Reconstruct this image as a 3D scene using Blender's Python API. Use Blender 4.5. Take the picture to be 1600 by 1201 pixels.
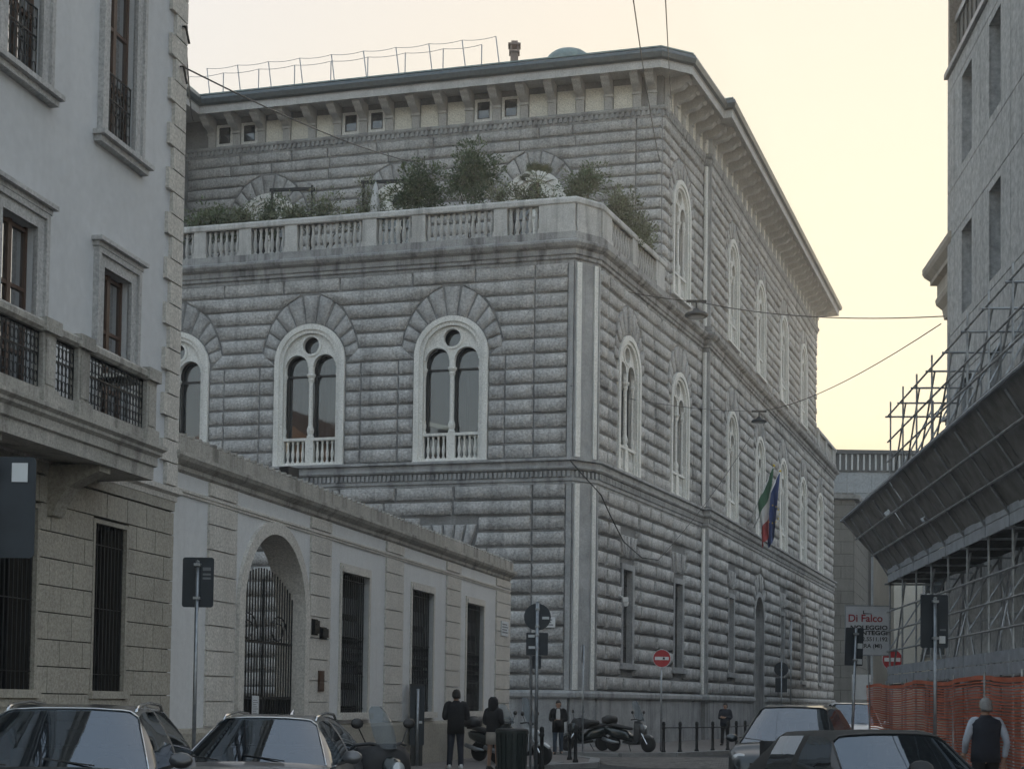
import bpy, bmesh, math, random
from mathutils import Vector, Matrix, noise
from mathutils.geometry import tessellate_polygon
random.seed(7)
PI = math.pi
scene = bpy.context.scene
for o in list(bpy.data.objects):
    bpy.data.objects.remove(o)
COL = scene.collection

# ------------------------------------------------------------------ camera
PITCH, ROLL, EYE = math.atan(.041), .0135, 1.7
cam_data = bpy.data.cameras.new('camera')
cam = bpy.data.objects.new('camera', cam_data)
COL.objects.link(cam)
cam.matrix_world = Matrix.Translation((0, 0, EYE)) @ Matrix.Rotation(PI/2 + PITCH, 4, 'X') @ Matrix.Rotation(ROLL, 4, 'Z')
cam_data.sensor_fit = 'HORIZONTAL'
cam_data.sensor_width = 36
cam_data.lens = 36*2300/1600
cam_data.shift_y = (1095 - 2300*.041 - 600.5)/1600
cam_data.clip_end = 3000
scene.camera = cam

# ------------------------------------------------------------------ sky, sun, exposure
SUN_AZ, SUN_EL = math.radians(15), math.radians(9)
world = bpy.data.worlds.new('World')
scene.world = world
world.use_nodes = True
wn = world.node_tree.nodes
sky = wn.new('ShaderNodeTexSky')
sky.sky_type = 'NISHITA'
sky.sun_disc = False
sky.sun_elevation = SUN_EL
sky.sun_rotation = SUN_AZ
sky.altitude = 100
sky.air_density = 1.0
sky.dust_density = 5.0
sky.ozone_density = 1.0
# thin high haze evens the sky out: compress its range, keep its hues
gm = wn.new('ShaderNodeGamma')
gm.inputs[1].default_value = .095
hs = wn.new('ShaderNodeHueSaturation')
hs.inputs['Saturation'].default_value = 4.2
world.node_tree.links.new(sky.outputs[0], gm.inputs[0])
world.node_tree.links.new(gm.outputs[0], hs.inputs['Color'])
world.node_tree.links.new(hs.outputs[0], wn['Background'].inputs[0])
wn['Background'].inputs[1].default_value = .15
sun_data = bpy.data.lights.new('sun', 'SUN')
sun_data.energy = 2.0
sun_data.angle = math.radians(.6)
sun_data.color = (1, .84, .62)
sun = bpy.data.objects.new('sun', sun_data)
COL.objects.link(sun)
sdir = Vector((math.sin(SUN_AZ)*math.cos(SUN_EL), math.cos(SUN_AZ)*math.cos(SUN_EL), math.sin(SUN_EL)))
sun.location = sdir*200
sun.rotation_euler = sdir.to_track_quat('Z', 'Y').to_euler()
vs = scene.view_settings
vs.view_transform = 'Standard'
vs.look = 'None'
vs.exposure = 2.4
vs.gamma = 1.0
vs.use_curve_mapping = False

# ------------------------------------------------------------------ materials
def newmat(name):
    m = bpy.data.materials.new(name)
    m.use_nodes = True
    return m, m.node_tree.nodes, m.node_tree.links, m.node_tree.nodes['Principled BSDF']

def N(nodes, kind, **kw):
    n = nodes.new('ShaderNode'+kind)
    for k, v in kw.items():
        if k in n.inputs.keys():
            n.inputs[k].default_value = v
        else:
            setattr(n, k, v)
    return n

def plain(name, col, rough=.6, metal=0, spec=.5, var=.12, scale=6, bump=0, bscale=40, emit=None, coat=0):
    """a surface with a little mottling and fine relief"""
    m, n, l, b = newmat(name)
    b.inputs['Roughness'].default_value = rough
    b.inputs['Metallic'].default_value = metal
    b.inputs['Specular IOR Level'].default_value = spec
    b.inputs['Coat Weight'].default_value = coat
    b.inputs['Coat Roughness'].default_value = .05
    tc = N(n, 'TexCoord')
    if var:
        nz = N(n, 'TexNoise', Scale=scale, Detail=5, Roughness=.6)
        l.new(tc.outputs['Object'], nz.inputs['Vector'])
        r = N(n, 'ValToRGB')
        r.color_ramp.elements[0].position, r.color_ramp.elements[1].position = .3, .7
        r.color_ramp.elements[0].color = [max(0, c*(1-var)) for c in col] + [1]
        r.color_ramp.elements[1].color = [min(1, c*(1+var)) for c in col] + [1]
        l.new(nz.outputs['Fac'], r.inputs['Fac'])
        l.new(r.outputs['Color'], b.inputs['Base Color'])
    else:
        b.inputs['Base Color'].default_value = (*col, 1)
    if bump:
        bz = N(n, 'TexNoise', Scale=bscale, Detail=4)
        bp = N(n, 'Bump', Strength=bump, Distance=.02)
        l.new(tc.outputs['Object'], bz.inputs['Vector'])
        l.new(bz.outputs['Fac'], bp.inputs['Height'])
        l.new(bp.outputs['Normal'], b.inputs['Normal'])
    if emit:
        b.inputs['Emission Color'].default_value = (*emit[0], 1)
        b.inputs['Emission Strength'].default_value = emit[1]
    return m

def masonry(name, dark, light, rough=.9, grain=5, bump=.6, bscale=14, bdist=.05, island=.35, streak=.5, soot=(.05, .05, .055), sootamt=.5, fine=(.62, 1.32), fscale=0):
    """weathered stone or plaster: big mottling, tone per block, vertical streaks, fine relief"""
    m, n, l, b = newmat(name)
    b.inputs['Roughness'].default_value = rough
    b.inputs['Specular IOR Level'].default_value = .25
    tc = N(n, 'TexCoord')
    geo = N(n, 'NewGeometry')
    co = tc.outputs['Object']
    nz = N(n, 'TexNoise', Scale=grain*.25, Detail=4, Roughness=.65)
    l.new(co, nz.inputs['Vector'])
    mp = N(n, 'MapRange')
    mp.inputs['From Min'].default_value, mp.inputs['From Max'].default_value = .3, .7
    l.new(nz.outputs['Fac'], mp.inputs['Value'])
    mx = N(n, 'Math', operation='MULTIPLY_ADD')
    mx.inputs[1].default_value = island
    l.new(geo.outputs['Random Per Island'], mx.inputs[0])
    sc = N(n, 'Math', operation='MULTIPLY')
    sc.inputs[1].default_value = 1-island
    l.new(mp.outputs[0], sc.inputs[0])
    l.new(sc.outputs[0], mx.inputs[2])
    base = N(n, 'MixRGB')
    base.inputs[1].default_value, base.inputs[2].default_value = (*dark, 1), (*light, 1)
    l.new(mx.outputs[0], base.inputs[0])
    # fine pitting
    fz = N(n, 'TexNoise', Scale=fscale or grain*6, Detail=3, Roughness=.7)
    l.new(co, fz.inputs['Vector'])
    fr = N(n, 'MapRange')
    fr.inputs['From Min'].default_value, fr.inputs['From Max'].default_value = .25, .75
    fr.inputs['To Min'].default_value, fr.inputs['To Max'].default_value = fine
    l.new(fz.outputs['Fac'], fr.inputs['Value'])
    mul = N(n, 'MixRGB', blend_type='MULTIPLY')
    mul.inputs[0].default_value = 1
    l.new(base.outputs[0], mul.inputs[1])
    l.new(fr.outputs[0], mul.inputs[2])
    # rain streaks
    mpn = N(n, 'Mapping')
    mpn.inputs['Scale'].default_value = (2.2, 2.2, .18)
    l.new(co, mpn.inputs['Vector'])
    sz = N(n, 'TexNoise', Scale=1.0, Detail=3, Roughness=.7)
    l.new(mpn.outputs[0], sz.inputs['Vector'])
    sr = N(n, 'MapRange')
    sr.inputs['From Min'].default_value, sr.inputs['From Max'].default_value = .5, .72
    sr.inputs['To Max'].default_value = streak*sootamt
    l.new(sz.outputs['Fac'], sr.inputs['Value'])
    st = N(n, 'MixRGB')
    st.inputs[2].default_value = (*soot, 1)
    l.new(sr.outputs[0], st.inputs[0])
    l.new(mul.outputs[0], st.inputs[1])
    l.new(st.outputs[0], b.inputs['Base Color'])
    bz = N(n, 'TexNoise', Scale=bscale, Detail=5, Roughness=.65)
    l.new(co, bz.inputs['Vector'])
    bp = N(n, 'Bump', Strength=bump, Distance=bdist)
    l.new(bz.outputs['Fac'], bp.inputs['Height'])
    l.new(bp.outputs['Normal'], b.inputs['Normal'])
    return m

def glassy(name, col=(.012, .015, .018), rough=.03, wave=.0, see=.0, spec=1.0, ior=2.0):
    m, n, l, b = newmat(name)
    b.inputs['Base Color'].default_value = (*col, 1)
    b.inputs['Roughness'].default_value = rough
    b.inputs['Specular IOR Level'].default_value = spec
    b.inputs['IOR'].default_value = ior
    if wave:
        tc = N(n, 'TexCoord')
        z = N(n, 'TexNoise', Scale=1.3, Detail=1)
        l.new(tc.outputs['Object'], z.inputs['Vector'])
        bp = N(n, 'Bump', Strength=wave, Distance=.02)
        l.new(z.outputs['Fac'], bp.inputs['Height'])
        l.new(bp.outputs['Normal'], b.inputs['Normal'])
    if see:
        tr = N(n, 'BsdfTransparent')
        tr.inputs[0].default_value = (.55, .62, .66, 1)
        mix = N(n, 'MixShader')
        fre = N(n, 'LayerWeight', Blend=.35)
        mr = N(n, 'MapRange')
        mr.inputs['To Min'].default_value, mr.inputs['To Max'].default_value = 1-see, 1
        l.new(fre.outputs['Fresnel'], mr.inputs['Value'])
        l.new(mr.outputs[0], mix.inputs[0])
        l.new(tr.outputs[0], mix.inputs[1])
        l.new(b.outputs[0], mix.inputs[2])
        l.new(mix.outputs[0], n['Material Output'].inputs['Surface'])
    return m

M = {}
M['rustic'] = masonry('rusticated_stone', (.29, .288, .288), (.63, .622, .612), grain=4, bump=.9, bscale=10, bdist=.05, island=.45, sootamt=.75, fine=(.5, 1.4), fscale=13)
M['rustic_wall'] = masonry('stone_joint', (.2, .2, .2), (.3, .3, .3), island=0, bump=.5)
M['smooth_stone'] = masonry('dressed_grey_stone', (.28, .285, .29), (.48, .485, .49), grain=5, bump=.35, bscale=20, bdist=.03, island=.12, streak=.8, sootamt=.7)
M['pale_stone'] = masonry('pale_carved_stone', (.70, .70, .67), (.84, .83, .80), grain=4, bump=.2, bscale=25, bdist=.02, island=.05, streak=.6, sootamt=.45, soot=(.22, .22, .22))
M['cream'] = masonry('cream_panel', (.70, .68, .61), (.82, .80, .73), grain=3, bump=.15, island=.1, streak=.4, sootamt=.35, soot=(.25, .24, .2))
M['win_glass'] = glassy('window_glass', wave=.06, see=.45)
M['stained'] = masonry('soot_stained_stone', (.22, .222, .225), (.44, .44, .44), grain=5, bump=.4, bscale=14, bdist=.03, island=.15, streak=1.0, sootamt=.85)
M['cornice_tan'] = masonry('stained_tan_cornice', (.34, .325, .295), (.50, .475, .435), grain=5, bump=.4, bscale=20, bdist=.02, island=.1, streak=1.0, sootamt=.7, soot=(.06, .055, .05))
M['balustrade_stone'] = masonry('pale_weathered_stone', (.42, .418, .41), (.62, .615, .60), grain=5, bump=.3, bscale=18, bdist=.02, island=.2, streak=.9, sootamt=.55)
M['voussoir_stone'] = masonry('voussoir_stone', (.29, .288, .288), (.56, .555, .55), grain=4, bump=.8, bscale=10, bdist=.05, island=.15, sootamt=.6, fine=(.6, 1.3), fscale=13)
M['eave_stone'] = masonry('grey_eave_stone', (.44, .435, .43), (.60, .595, .585), grain=4, bump=.25, bscale=20, bdist=.02, island=.1, streak=.4, sootamt=.4)
M['curtain'] = plain('white_curtain', (.62, .63, .65), .9, var=.1, scale=8)
M['dark_wood'] = plain('dark_window_wood', (.035, .032, .03), .5)
M['brown_wood'] = plain('brown_window_wood', (.085, .048, .032), .5, bump=.2)
M['roof_metal'] = plain('green_grey_roof_metal', (.20, .26, .26), .45, metal=.3, var=.25, scale=3)
M['gutter'] = plain('dark_gutter', (.10, .12, .13), .4, metal=.5, var=.2)
M['plaster'] = masonry('blue_grey_plaster', (.565, .575, .59), (.635, .642, .655), grain=1.0, bump=.25, bscale=30, bdist=.012, island=0, streak=.5, sootamt=.4, soot=(.46, .46, .47), fine=(.93, 1.06))
M['quoin'] = masonry('tan_quoin_stone', (.54, .51, .465), (.67, .635, .585), grain=4, bump=.3, bscale=25, bdist=.02, island=.35, streak=.5, sootamt=.35, soot=(.15, .14, .12))
M['base_block'] = masonry('ochre_ashlar', (.33, .305, .26), (.46, .43, .37), grain=4, bump=.35, bscale=22, bdist=.02, island=.4, streak=.5, sootamt=.4)
M['joint'] = plain('dark_joint', (.05, .045, .04), .95)
M['iron'] = plain('black_iron', (.018, .019, .02), .5, metal=.4, var=.2)
M['grey_metal'] = plain('galvanised_steel', (.32, .34, .36), .42, metal=.8, var=.2, scale=12)
M['sign_back'] = plain('dark_sign_back', (.028, .036, .046), .45, metal=.3, var=.15)
M['sticker'] = plain('white_sticker', (.65, .67, .68), .6, var=.05)
M['asphalt'] = masonry('asphalt', (.045, .046, .048), (.075, .075, .076), grain=8, bump=.5, bscale=90, bdist=.01, island=0, streak=0)
M['paving'] = masonry('granite_paving', (.14, .13, .125), (.24, .22, .21), grain=6, bump=.4, bscale=40, bdist=.01, island=.5, streak=0)
M['kerb'] = masonry('kerb_granite', (.22, .22, .22), (.34, .34, .335), grain=8, bump=.3, bscale=50, bdist=.01, island=.3, streak=0)
M['concrete'] = masonry('grey_concrete_slab', (.42, .42, .41), (.52, .515, .50), grain=1.2, bump=.2, bscale=18, bdist=.015, island=.12, streak=.7, sootamt=.5, soot=(.14, .14, .14))
M['stone_brown'] = masonry('brown_grey_block', (.15, .145, .135), (.25, .24, .22), grain=3, bump=.3, island=.4, streak=.6, sootamt=.5)
M['board'] = plain('scaffold_board', (.07, .068, .066), .8, var=.3, scale=4, bump=.3)

# ------------------------------------------------------------------ mesh helpers
class MB:
    def __init__(s):
        s.v, s.f = [], []
    def add(s, vs, fs):
        k = len(s.v)
        s.v += [tuple(p) for p in vs]
        s.f += [tuple(i+k for i in f) for f in fs]
        return s
    def hexa(s, p):
        """8 points: bottom loop then top loop"""
        return s.add(p, [(3, 2, 1, 0), (4, 5, 6, 7), (0, 1, 5, 4), (1, 2, 6, 5), (2, 3, 7, 6), (3, 0, 4, 7)])
    def box(s, x0, x1, y0, y1, z0, z1):
        return s.hexa([(x0, y0, z0), (x1, y0, z0), (x1, y1, z0), (x0, y1, z0), (x0, y0, z1), (x1, y0, z1), (x1, y1, z1), (x0, y1, z1)])
    def bar(s, a, b, w, h=None, up=(0, 0, 1)):
        """rectangular bar from a to b"""
        h = w if h is None else h
        a, b = Vector(a), Vector(b)
        d = (b-a).normalized()
        up = Vector(up)
        if abs(d.dot(up)) > .98:
            up = Vector((0, 1, 0))
        x = d.cross(up).normalized()
        y = x.cross(d)
        q = [(-1, -1), (1, -1), (1, 1), (-1, 1)]
        return s.hexa([c + x*(i*w/2) + y*(j*h/2) for c in (a, b) for i, j in q])
    def tube(s, pts, r, n=6, caps=True):
        pts = [Vector(p) for p in pts]
        rs = r if isinstance(r, (list, tuple)) else [r]*len(pts)
        k = len(s.v)
        prev = None
        for i, p in enumerate(pts):
            d = (pts[min(i+1, len(pts)-1)] - pts[max(i-1, 0)])
            d = d.normalized() if d.length > 1e-9 else Vector((0, 0, 1))
            if prev is None:
                u = Vector((0, 0, 1)) if abs(d.z) < .9 else Vector((1, 0, 0))
                x = d.cross(u).normalized()
            else:
                x = (prev - d*prev.dot(d)).normalized()
            prev = x
            y = d.cross(x)
            for j in range(n):
                a = 2*PI*j/n
                s.v.append(tuple(p + x*(rs[i]*math.cos(a)) + y*(rs[i]*math.sin(a))))
        for i in range(len(pts)-1):
            for j in range(n):
                a, b = k+i*n+j, k+i*n+(j+1) % n
                s.f.append((a, b, b+n, a+n))
        if caps:
            s.f.append(tuple(k+j for j in reversed(range(n))))
            s.f.append(tuple(k+(len(pts)-1)*n+j for j in range(n)))
        return s
    def lathe(s, prof, c=(0, 0, 0), n=10, axis='Z', half=False):
        k = len(s.v)
        c = Vector(c)
        for r, z in prof:
            for j in range(n):
                a = 2*PI*j/n
                p = (r*math.cos(a), r*math.sin(a), z)
                if axis == 'Y':
                    p = (p[0], p[2], p[1])
                elif axis == 'X':
                    p = (p[2], p[0], p[1])
                s.v.append(tuple(c + Vector(p)))
        for i in range(len(prof)-1):
            for j in range(n):
                a, b = k+i*n+j, k+i*n+(j+1) % n
                s.f.append((a, b, b+n, a+n))
        s.f.append(tuple(k+j for j in reversed(range(n))))
        s.f.append(tuple(k+(len(prof)-1)*n+j for j in range(n)))
        return s
    def plate(s, outer, holes, y0, y1, mp=None):
        """polygon in (x, z) with holes, thickness from y0 to y1"""
        loops = [outer] + list(holes)
        tri = tessellate_polygon([[Vector((x, z, 0)) for x, z in lp] for lp in loops])
        flat = [p for lp in loops for p in lp]
        mp = mp or (lambda x, y, z: (x, y, z))
        nfl = len(flat)
        vs_ = [mp(x, y1, z) for x, z in flat] + [mp(x, y0, z) for x, z in flat]
        fs = [tuple(t) for t in tri] + [tuple(i+nfl for i in reversed(t)) for t in tri]
        k = 0
        for lp in loops:
            m = len(lp)
            for i in range(m):
                a, b = k+i, k+(i+1) % m
                fs.append((a, b, b+nfl, a+nfl))
            k += m
        return s.add(vs_, fs)
    def xf(s, mat):
        s.v = [tuple(mat @ Vector(p)) for p in s.v]
        return s
    def mesh(s, name, recalc=True, smooth=False):
        me = bpy.data.meshes.new(name)
        me.from_pydata(s.v, [], s.f)
        if recalc:
            bm = bmesh.new()
            bm.from_mesh(me)
            bmesh.ops.recalc_face_normals(bm, faces=bm.faces)
            bm.to_mesh(me)
            bm.free()
        if smooth:
            me.polygons.foreach_set('use_smooth', [True]*len(me.polygons))
        me.update()
        return me

def obj(name, mesh, mat=None, parent=None, loc=None, rot=0, world=True, smooth=False):
    """link ONE mesh object; with world=True its vertices (or loc) are in world space even under a parent"""
    if isinstance(mesh, MB):
        mesh = mesh.mesh(name, smooth=smooth)
    o = bpy.data.objects.new(name, mesh)
    COL.objects.link(o)
    if mat is not None:
        if isinstance(mat, str):
            mat = M[mat]
        if not mesh.materials:
            mesh.materials.append(mat)
        elif mesh.materials[0] != mat:
            o.material_slots[0].link = 'OBJECT'
            o.material_slots[0].material = mat
    if loc is not None:
        o.location = loc
    o.rotation_euler = (0, 0, rot) if not isinstance(rot, (tuple, list)) else rot
    if parent is not None:
        o.parent = parent
        if world:
            o.matrix_parent_inverse = WINV[parent.name]
    return o

WINV = {}
def tag(o, label, cat, group=None):
    o['label'] = label
    o['category'] = cat
    if group:
        o['group'] = group
    return o

def thing(name, label, cat, loc=(0, 0, 0), rot=0, group=None):
    o = bpy.data.objects.new(name, None)
    COL.objects.link(o)
    o.empty_display_size = .3
    o.location = loc
    o.rotation_euler = (0, 0, rot)
    WINV[o.name] = (Matrix.Translation(loc) @ Matrix.Rotation(rot, 4, 'Z')).inverted()
    return tag(o, label, cat, group)

def kids(o):
    return [c for c in COL.objects if c.parent == o]

def asroot(o):
    """let a mesh part carry sub-parts placed in world space (its own transform is identity)"""
    WINV[o.name] = Matrix.Identity(4)
    return o

def structure(o):
    o['kind'] = 'structure'
    return o

def stuff(o):
    o['kind'] = 'stuff'
    return o

class Fr:
    """a wall plane: u along the wall, d out of the wall, z up"""
    def __init__(s, p0, d, n):
        s.p0, s.d, s.n = Vector(p0), Vector(d).normalized(), Vector(n).normalized()
        s.rot = math.atan2(s.n.y, s.n.x) - PI/2
    def __call__(s, u, d, z):
        q = s.p0 + s.d*u + s.n*d
        return (q.x, q.y, z)
    def box(s, mb, u0, u1, d0, d1, z0, z1):
        return mb.hexa([s(u0, d0, z0), s(u1, d0, z0), s(u1, d1, z0), s(u0, d1, z0), s(u0, d0, z1), s(u1, d0, z1), s(u1, d1, z1), s(u0, d1, z1)])
    def sub(s, u, d=0):
        q = s(u, d, 0)
        return Fr((q[0], q[1]), s.d, s.n)

def sweep(mb, path, prof, closed=False, caps=True):
    """profile (d, z) swept along a plan path; outward is right of travel"""
    P = [Vector(p[:2]) for p in path]
    n = len(P)
    nr = []
    for i in range(n if closed else n-1):
        d = (P[(i+1) % n]-P[i]).normalized()
        nr.append(Vector((d.y, -d.x)))
    k = len(mb.v)
    for i in range(n):
        if closed:
            a, b = nr[i-1], nr[i]
        else:
            a, b = nr[max(0, i-1)], nr[min(i, n-2)]
        m = (a+b)/(1+a.dot(b))
        for d, z in prof:
            q = P[i]+m*d
            mb.v.append((q.x, q.y, z))
    L = len(prof)
    for i in range(n if closed else n-1):
        for j in range(L-1):
            a = k+i*L+j
            b = k+((i+1) % n)*L+j
            mb.f.append((a, b, b+1, a+1))
    if caps and not closed:
        mb.f.append(tuple(k+j for j in range(L)))
        mb.f.append(tuple(k+(n-1)*L+j for j in reversed(range(L))))
    return mb

def shade_boss(o, frs):
    """faces along a block's margin stay crisp, the rock face is smooth"""
    ns = [Vector((f.n.x, f.n.y, 0)) for f in frs]
    me = o.data
    me.polygons.foreach_set('use_smooth', [max(abs(p.normal.dot(n)) for n in ns) > .9 for p in me.polygons])
    return o

def boss(mb, fr, q, depth, rnd, nx=4, nz=3, inset=None, rough=.3):
    """a rock-faced block: q = 4 corners (u, z) anticlockwise from lower left"""
    (ax, az), (bx, bz), (cx, cz), (dx, dz) = q
    if inset is None:
        inset = .032 if depth < .1 else .055
    w = max(.05, math.hypot(bx-ax, bz-az))
    h = max(.05, math.hypot(dx-ax, dz-az))
    ex, ez = min(.3, inset/w), min(.34, inset/h)
    S = [0, ex] + [ex+(1-2*ex)*i/(nx-1) for i in range(1, nx-1)] + [1-ex, 1]
    T = [0, ez] + [ez+(1-2*ez)*i/(nz-1) for i in range(1, nz-1)] + [1-ez, 1]
    base = depth*(.62+.7*rnd.random())
    vs_, fs = [], []
    for j, t in enumerate(T):
        for i, s_ in enumerate(S):
            u = (1-t)*((1-s_)*ax+s_*bx) + t*((1-s_)*dx+s_*cx)
            z = (1-t)*((1-s_)*az+s_*bz) + t*((1-s_)*dz+s_*cz)
            ed = (i in (0, len(S)-1)) or (j in (0, len(T)-1))
            if ed:
                d = -.03
            else:
                e2 = (i in (1, len(S)-2)) or (j in (1, len(T)-2))
                d = base*((.97 if depth < .1 else .9) if e2 else 1) + (rnd.random()-.5)*depth*rough
                u += (rnd.random()-.5)*.04
                z += (rnd.random()-.5)*.03
            vs_.append(fr(u, d, z))
    L = len(S)
    for j in range(len(T)-1):
        for i in range(L-1):
            a = j*L+i
            fs.append((a, a+1, a+L+1, a+L))
    mb.add(vs_, fs)
    return w*h
scene.cycles.max_bounces = 6
scene.cycles.diffuse_bounces = 3
scene.cycles.glossy_bounces = 3
scene.cycles.transparent_max_bounces = 8
scene.cycles.use_denoising = True
scene.cycles.caustics_reflective = False
scene.cycles.caustics_refractive = False
scene.cycles.use_adaptive_sampling = True
scene.cycles.adaptive_threshold = .04
# ------------------------------------------------------------------ the rusticated palazzo
def screen(p):
    """where a world point falls in the photograph (used only to rank which blocks show largest)"""
    q = cam.matrix_world.inverted() @ Vector(p)
    if q.z > -.1:
        return (-9999, -9999, 1)
    return (800+2300*q.x/-q.z, 1095-2300*.041-2300*q.y/-q.z, -q.z)

C0 = (2.597, 52.3)
fL = Fr(C0, (-.9641, .2655), (-.2655, -.9641))
fA = Fr(C0, (.3955, .9184), (.9184, -.3955))
_p = fA(14.55, 0, 0)
_q = fA(14.55, .3, 0)
fB = Fr(_q[:2], (.3433, .9392), (.9392, -.3433))
UA = 8.47
_c = fA(UA, 0, 0)
fU = Fr(_c[:2], fL.d, fL.n)
palazzo = thing('palazzo', 'large grey rusticated stone palazzo with pale arched twin windows and deep bracketed eaves', 'building', (C0[0], C0[1], 0))

LW = 20.0
BW, BU = 40.6, 32.3
low_path = [fL(LW, 0, 0), fL(.55, 0, 0), fA(.9, 0, 0), _p, _q, fB(BW, 0, 0), fB(BW, -14, 0)]
up_path = [fU(21.84, 0, 0), _c, _p, _q, fB(BU, 0, 0), fB(BU, -14, 0)]

class Win:
    def __init__(s, uc, hw, sill, top, kind='arch', fan=1.15, crown=1.05):
        s.crown = crown
        s.uc, s.hw, s.sill, s.top, s.kind, s.fan = uc, hw, sill, top, kind, fan
        s.spring = top-hw if kind != 'rect' else top
        s.zmax = top+crown if kind != 'rect' else top+fan
        if kind != 'rect':
            s.tab = []
            for i in range(41):
                th = PI/2*i/40
                r = hw + s.T(th)
                s.tab.append((s.spring+r*math.sin(th), r*math.cos(th)))
    def T(s, th):
        return .58+(s.crown-.58)*max(0, math.sin(th))**3
    def half(s, z):
        """half width the wall courses must keep clear at height z"""
        if z < s.sill-.001 or z >= s.zmax:
            return None
        if s.kind == 'rect':
            return s.hw if z <= s.top else s.hw+.05+.28*(z-s.top)
        if z <= s.spring+.12:
            return s.hw
        b = 0
        for (z0, w0), (z1, w1) in zip(s.tab, s.tab[1:]):
            if z0 <= z <= z1:
                return w0+(w1-w0)*(z-z0)/max(1e-6, z1-z0)
        return b

STONES = []          # (fr, quad, depth)
VOUS = []
def courses(fr, u0, u1, z0, z1, n, wins, depth, quoin=(None, None), seed=1, split=3.2, gap=.028):
    rnd = random.Random(seed)
    wins = sorted(wins, key=lambda w: w.uc)
    for r in range(n):
        a = z0+(z1-z0)*r/n
        b = z0+(z1-z0)*(r+1)/n
        za, zb = a+gap, b-gap*.6
        bounds = [(u0, u0)]
        for w in wins:
            ha, hb = w.half(za+.02), w.half(zb-.02)
            if ha is None and hb is None:
                continue
            if ha is None:
                ha = hb
            if hb is None:
                hb = 0 if w.kind != 'rect' else ha
            bounds.append((w.uc-ha, w.uc-hb))
            bounds.append((w.uc+ha, w.uc+hb))
        bounds.append((u1, u1))
        for k in range(0, len(bounds)-1, 2):
            (la, lb), (ra, rb) = bounds[k], bounds[k+1]
            if ra-la < .12:
                continue
            js = []
            for w in wins:
                if w.half((a+b)/2) is not None and b < w.spring+.3 and w.kind != 'gate':
                    js += [w.uc-w.hw-.64, w.uc+w.hw+.64]
            if quoin[0]:
                js.append(u0+quoin[0])
            if quoin[1]:
                js.append(u1-quoin[1])
            js = sorted(j for j in js if max(la, lb)+.3 < j < min(ra, rb)-.3)
            js = [j for i, j in enumerate(js) if i == 0 or j-js[i-1] > .3]
            cuts = [None]+js+[None]
            edges = [(la, lb)]+[(j, j) for j in js]+[(ra, rb)]
            out = []
            for e0, e1 in zip(edges, edges[1:]):
                L = min(e1[0]-e0[0], e1[1]-e0[1])
                if L > split:
                    m = max(1, round(L/(split*.75)))
                    us = []
                    for q in range(1, m):
                        f = (q+(rnd.random()-.5)*.45)/m
                        u = max(e0[0], e0[1])*(1-f)+min(e1[0], e1[1])*f
                        us.append((u, u))
                    pts = [e0]+us+[e1]
                    out += list(zip(pts, pts[1:]))
                else:
                    out.append((e0, e1))
            for e0, e1 in out:
                g = gap*.45
                STONES.append((fr, [(e0[0]+g, za), (e1[0]-g, za), (e1[1]-g, zb), (e0[1]+g, zb)], depth))
    for w in wins:
        if w.kind == 'rect':
            m = 5
            for i in range(m):
                f0, f1 = -1+2*i/m, -1+2*(i+1)/m
                x0, x1 = f0*w.hw, f1*w.hw
                y0, y1 = f0*(w.hw+.28*w.fan), f1*(w.hw+.28*w.fan)
                VOUS.append((fr, [(w.uc+x0+.012, w.top+.2), (w.uc+x1-.012, w.top+.2), (w.uc+y1-.012, w.top+w.fan-.03), (w.uc+y0+.012, w.top+w.fan-.03)], depth*.8))
        else:
            m = 11
            st = math.radians(4)
            for i in range(m):
                t0 = st+(PI-2*st)*i/m
                t1 = st+(PI-2*st)*(i+1)/m
                e = .012/w.hw
                t0 += e
                t1 -= e
                def pt(t, outer):
                    rr = w.hw+.02 if not outer else w.hw+w.T(t)-.03
                    return (w.uc+rr*math.cos(t), w.spring+rr*math.sin(t))
                VOUS.append((fr, [pt(t1, 0), pt(t0, 0), pt(t0, 1), pt(t1, 1)], depth*.85))

def wall_sheet(mb, fr, u0, u1, z0, z1, wins, d=0.):
    """backing wall with true openings"""
    wins = sorted(wins, key=lambda w: w.uc)
    def quad(a, b, c, e):
        mb.add([fr(a[0], d, a[1]), fr(b[0], d, b[1]), fr(c[0], d, c[1]), fr(e[0], d, e[1])], [(0, 1, 2, 3)])
    u = u0
    for w in wins:
        h = w.hw-.08
        quad((u, z0), (w.uc-h, z0), (w.uc-h, z1), (u, z1))
        if w.sill > z0:
            quad((w.uc-h, z0), (w.uc+h, z0), (w.uc+h, w.sill), (w.uc-h, w.sill))
        if w.kind == 'rect':
            quad((w.uc-h, w.top), (w.uc+h, w.top), (w.uc+h, z1), (w.uc-h, z1))
        else:
            n = 16
            for i in range(n):
                t0, t1 = PI-PI*i/n, PI-PI*(i+1)/n
                quad((w.uc+h*math.cos(t0), w.spring+h*math.sin(t0)), (w.uc+h*math.cos(t1), w.spring+h*math.sin(t1)), (w.uc+h*math.cos(t1), z1), (w.uc+h*math.cos(t0), z1))
        u = w.uc+h
    quad((u, z0), (u1, z0), (u1, z1), (u, z1))

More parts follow.
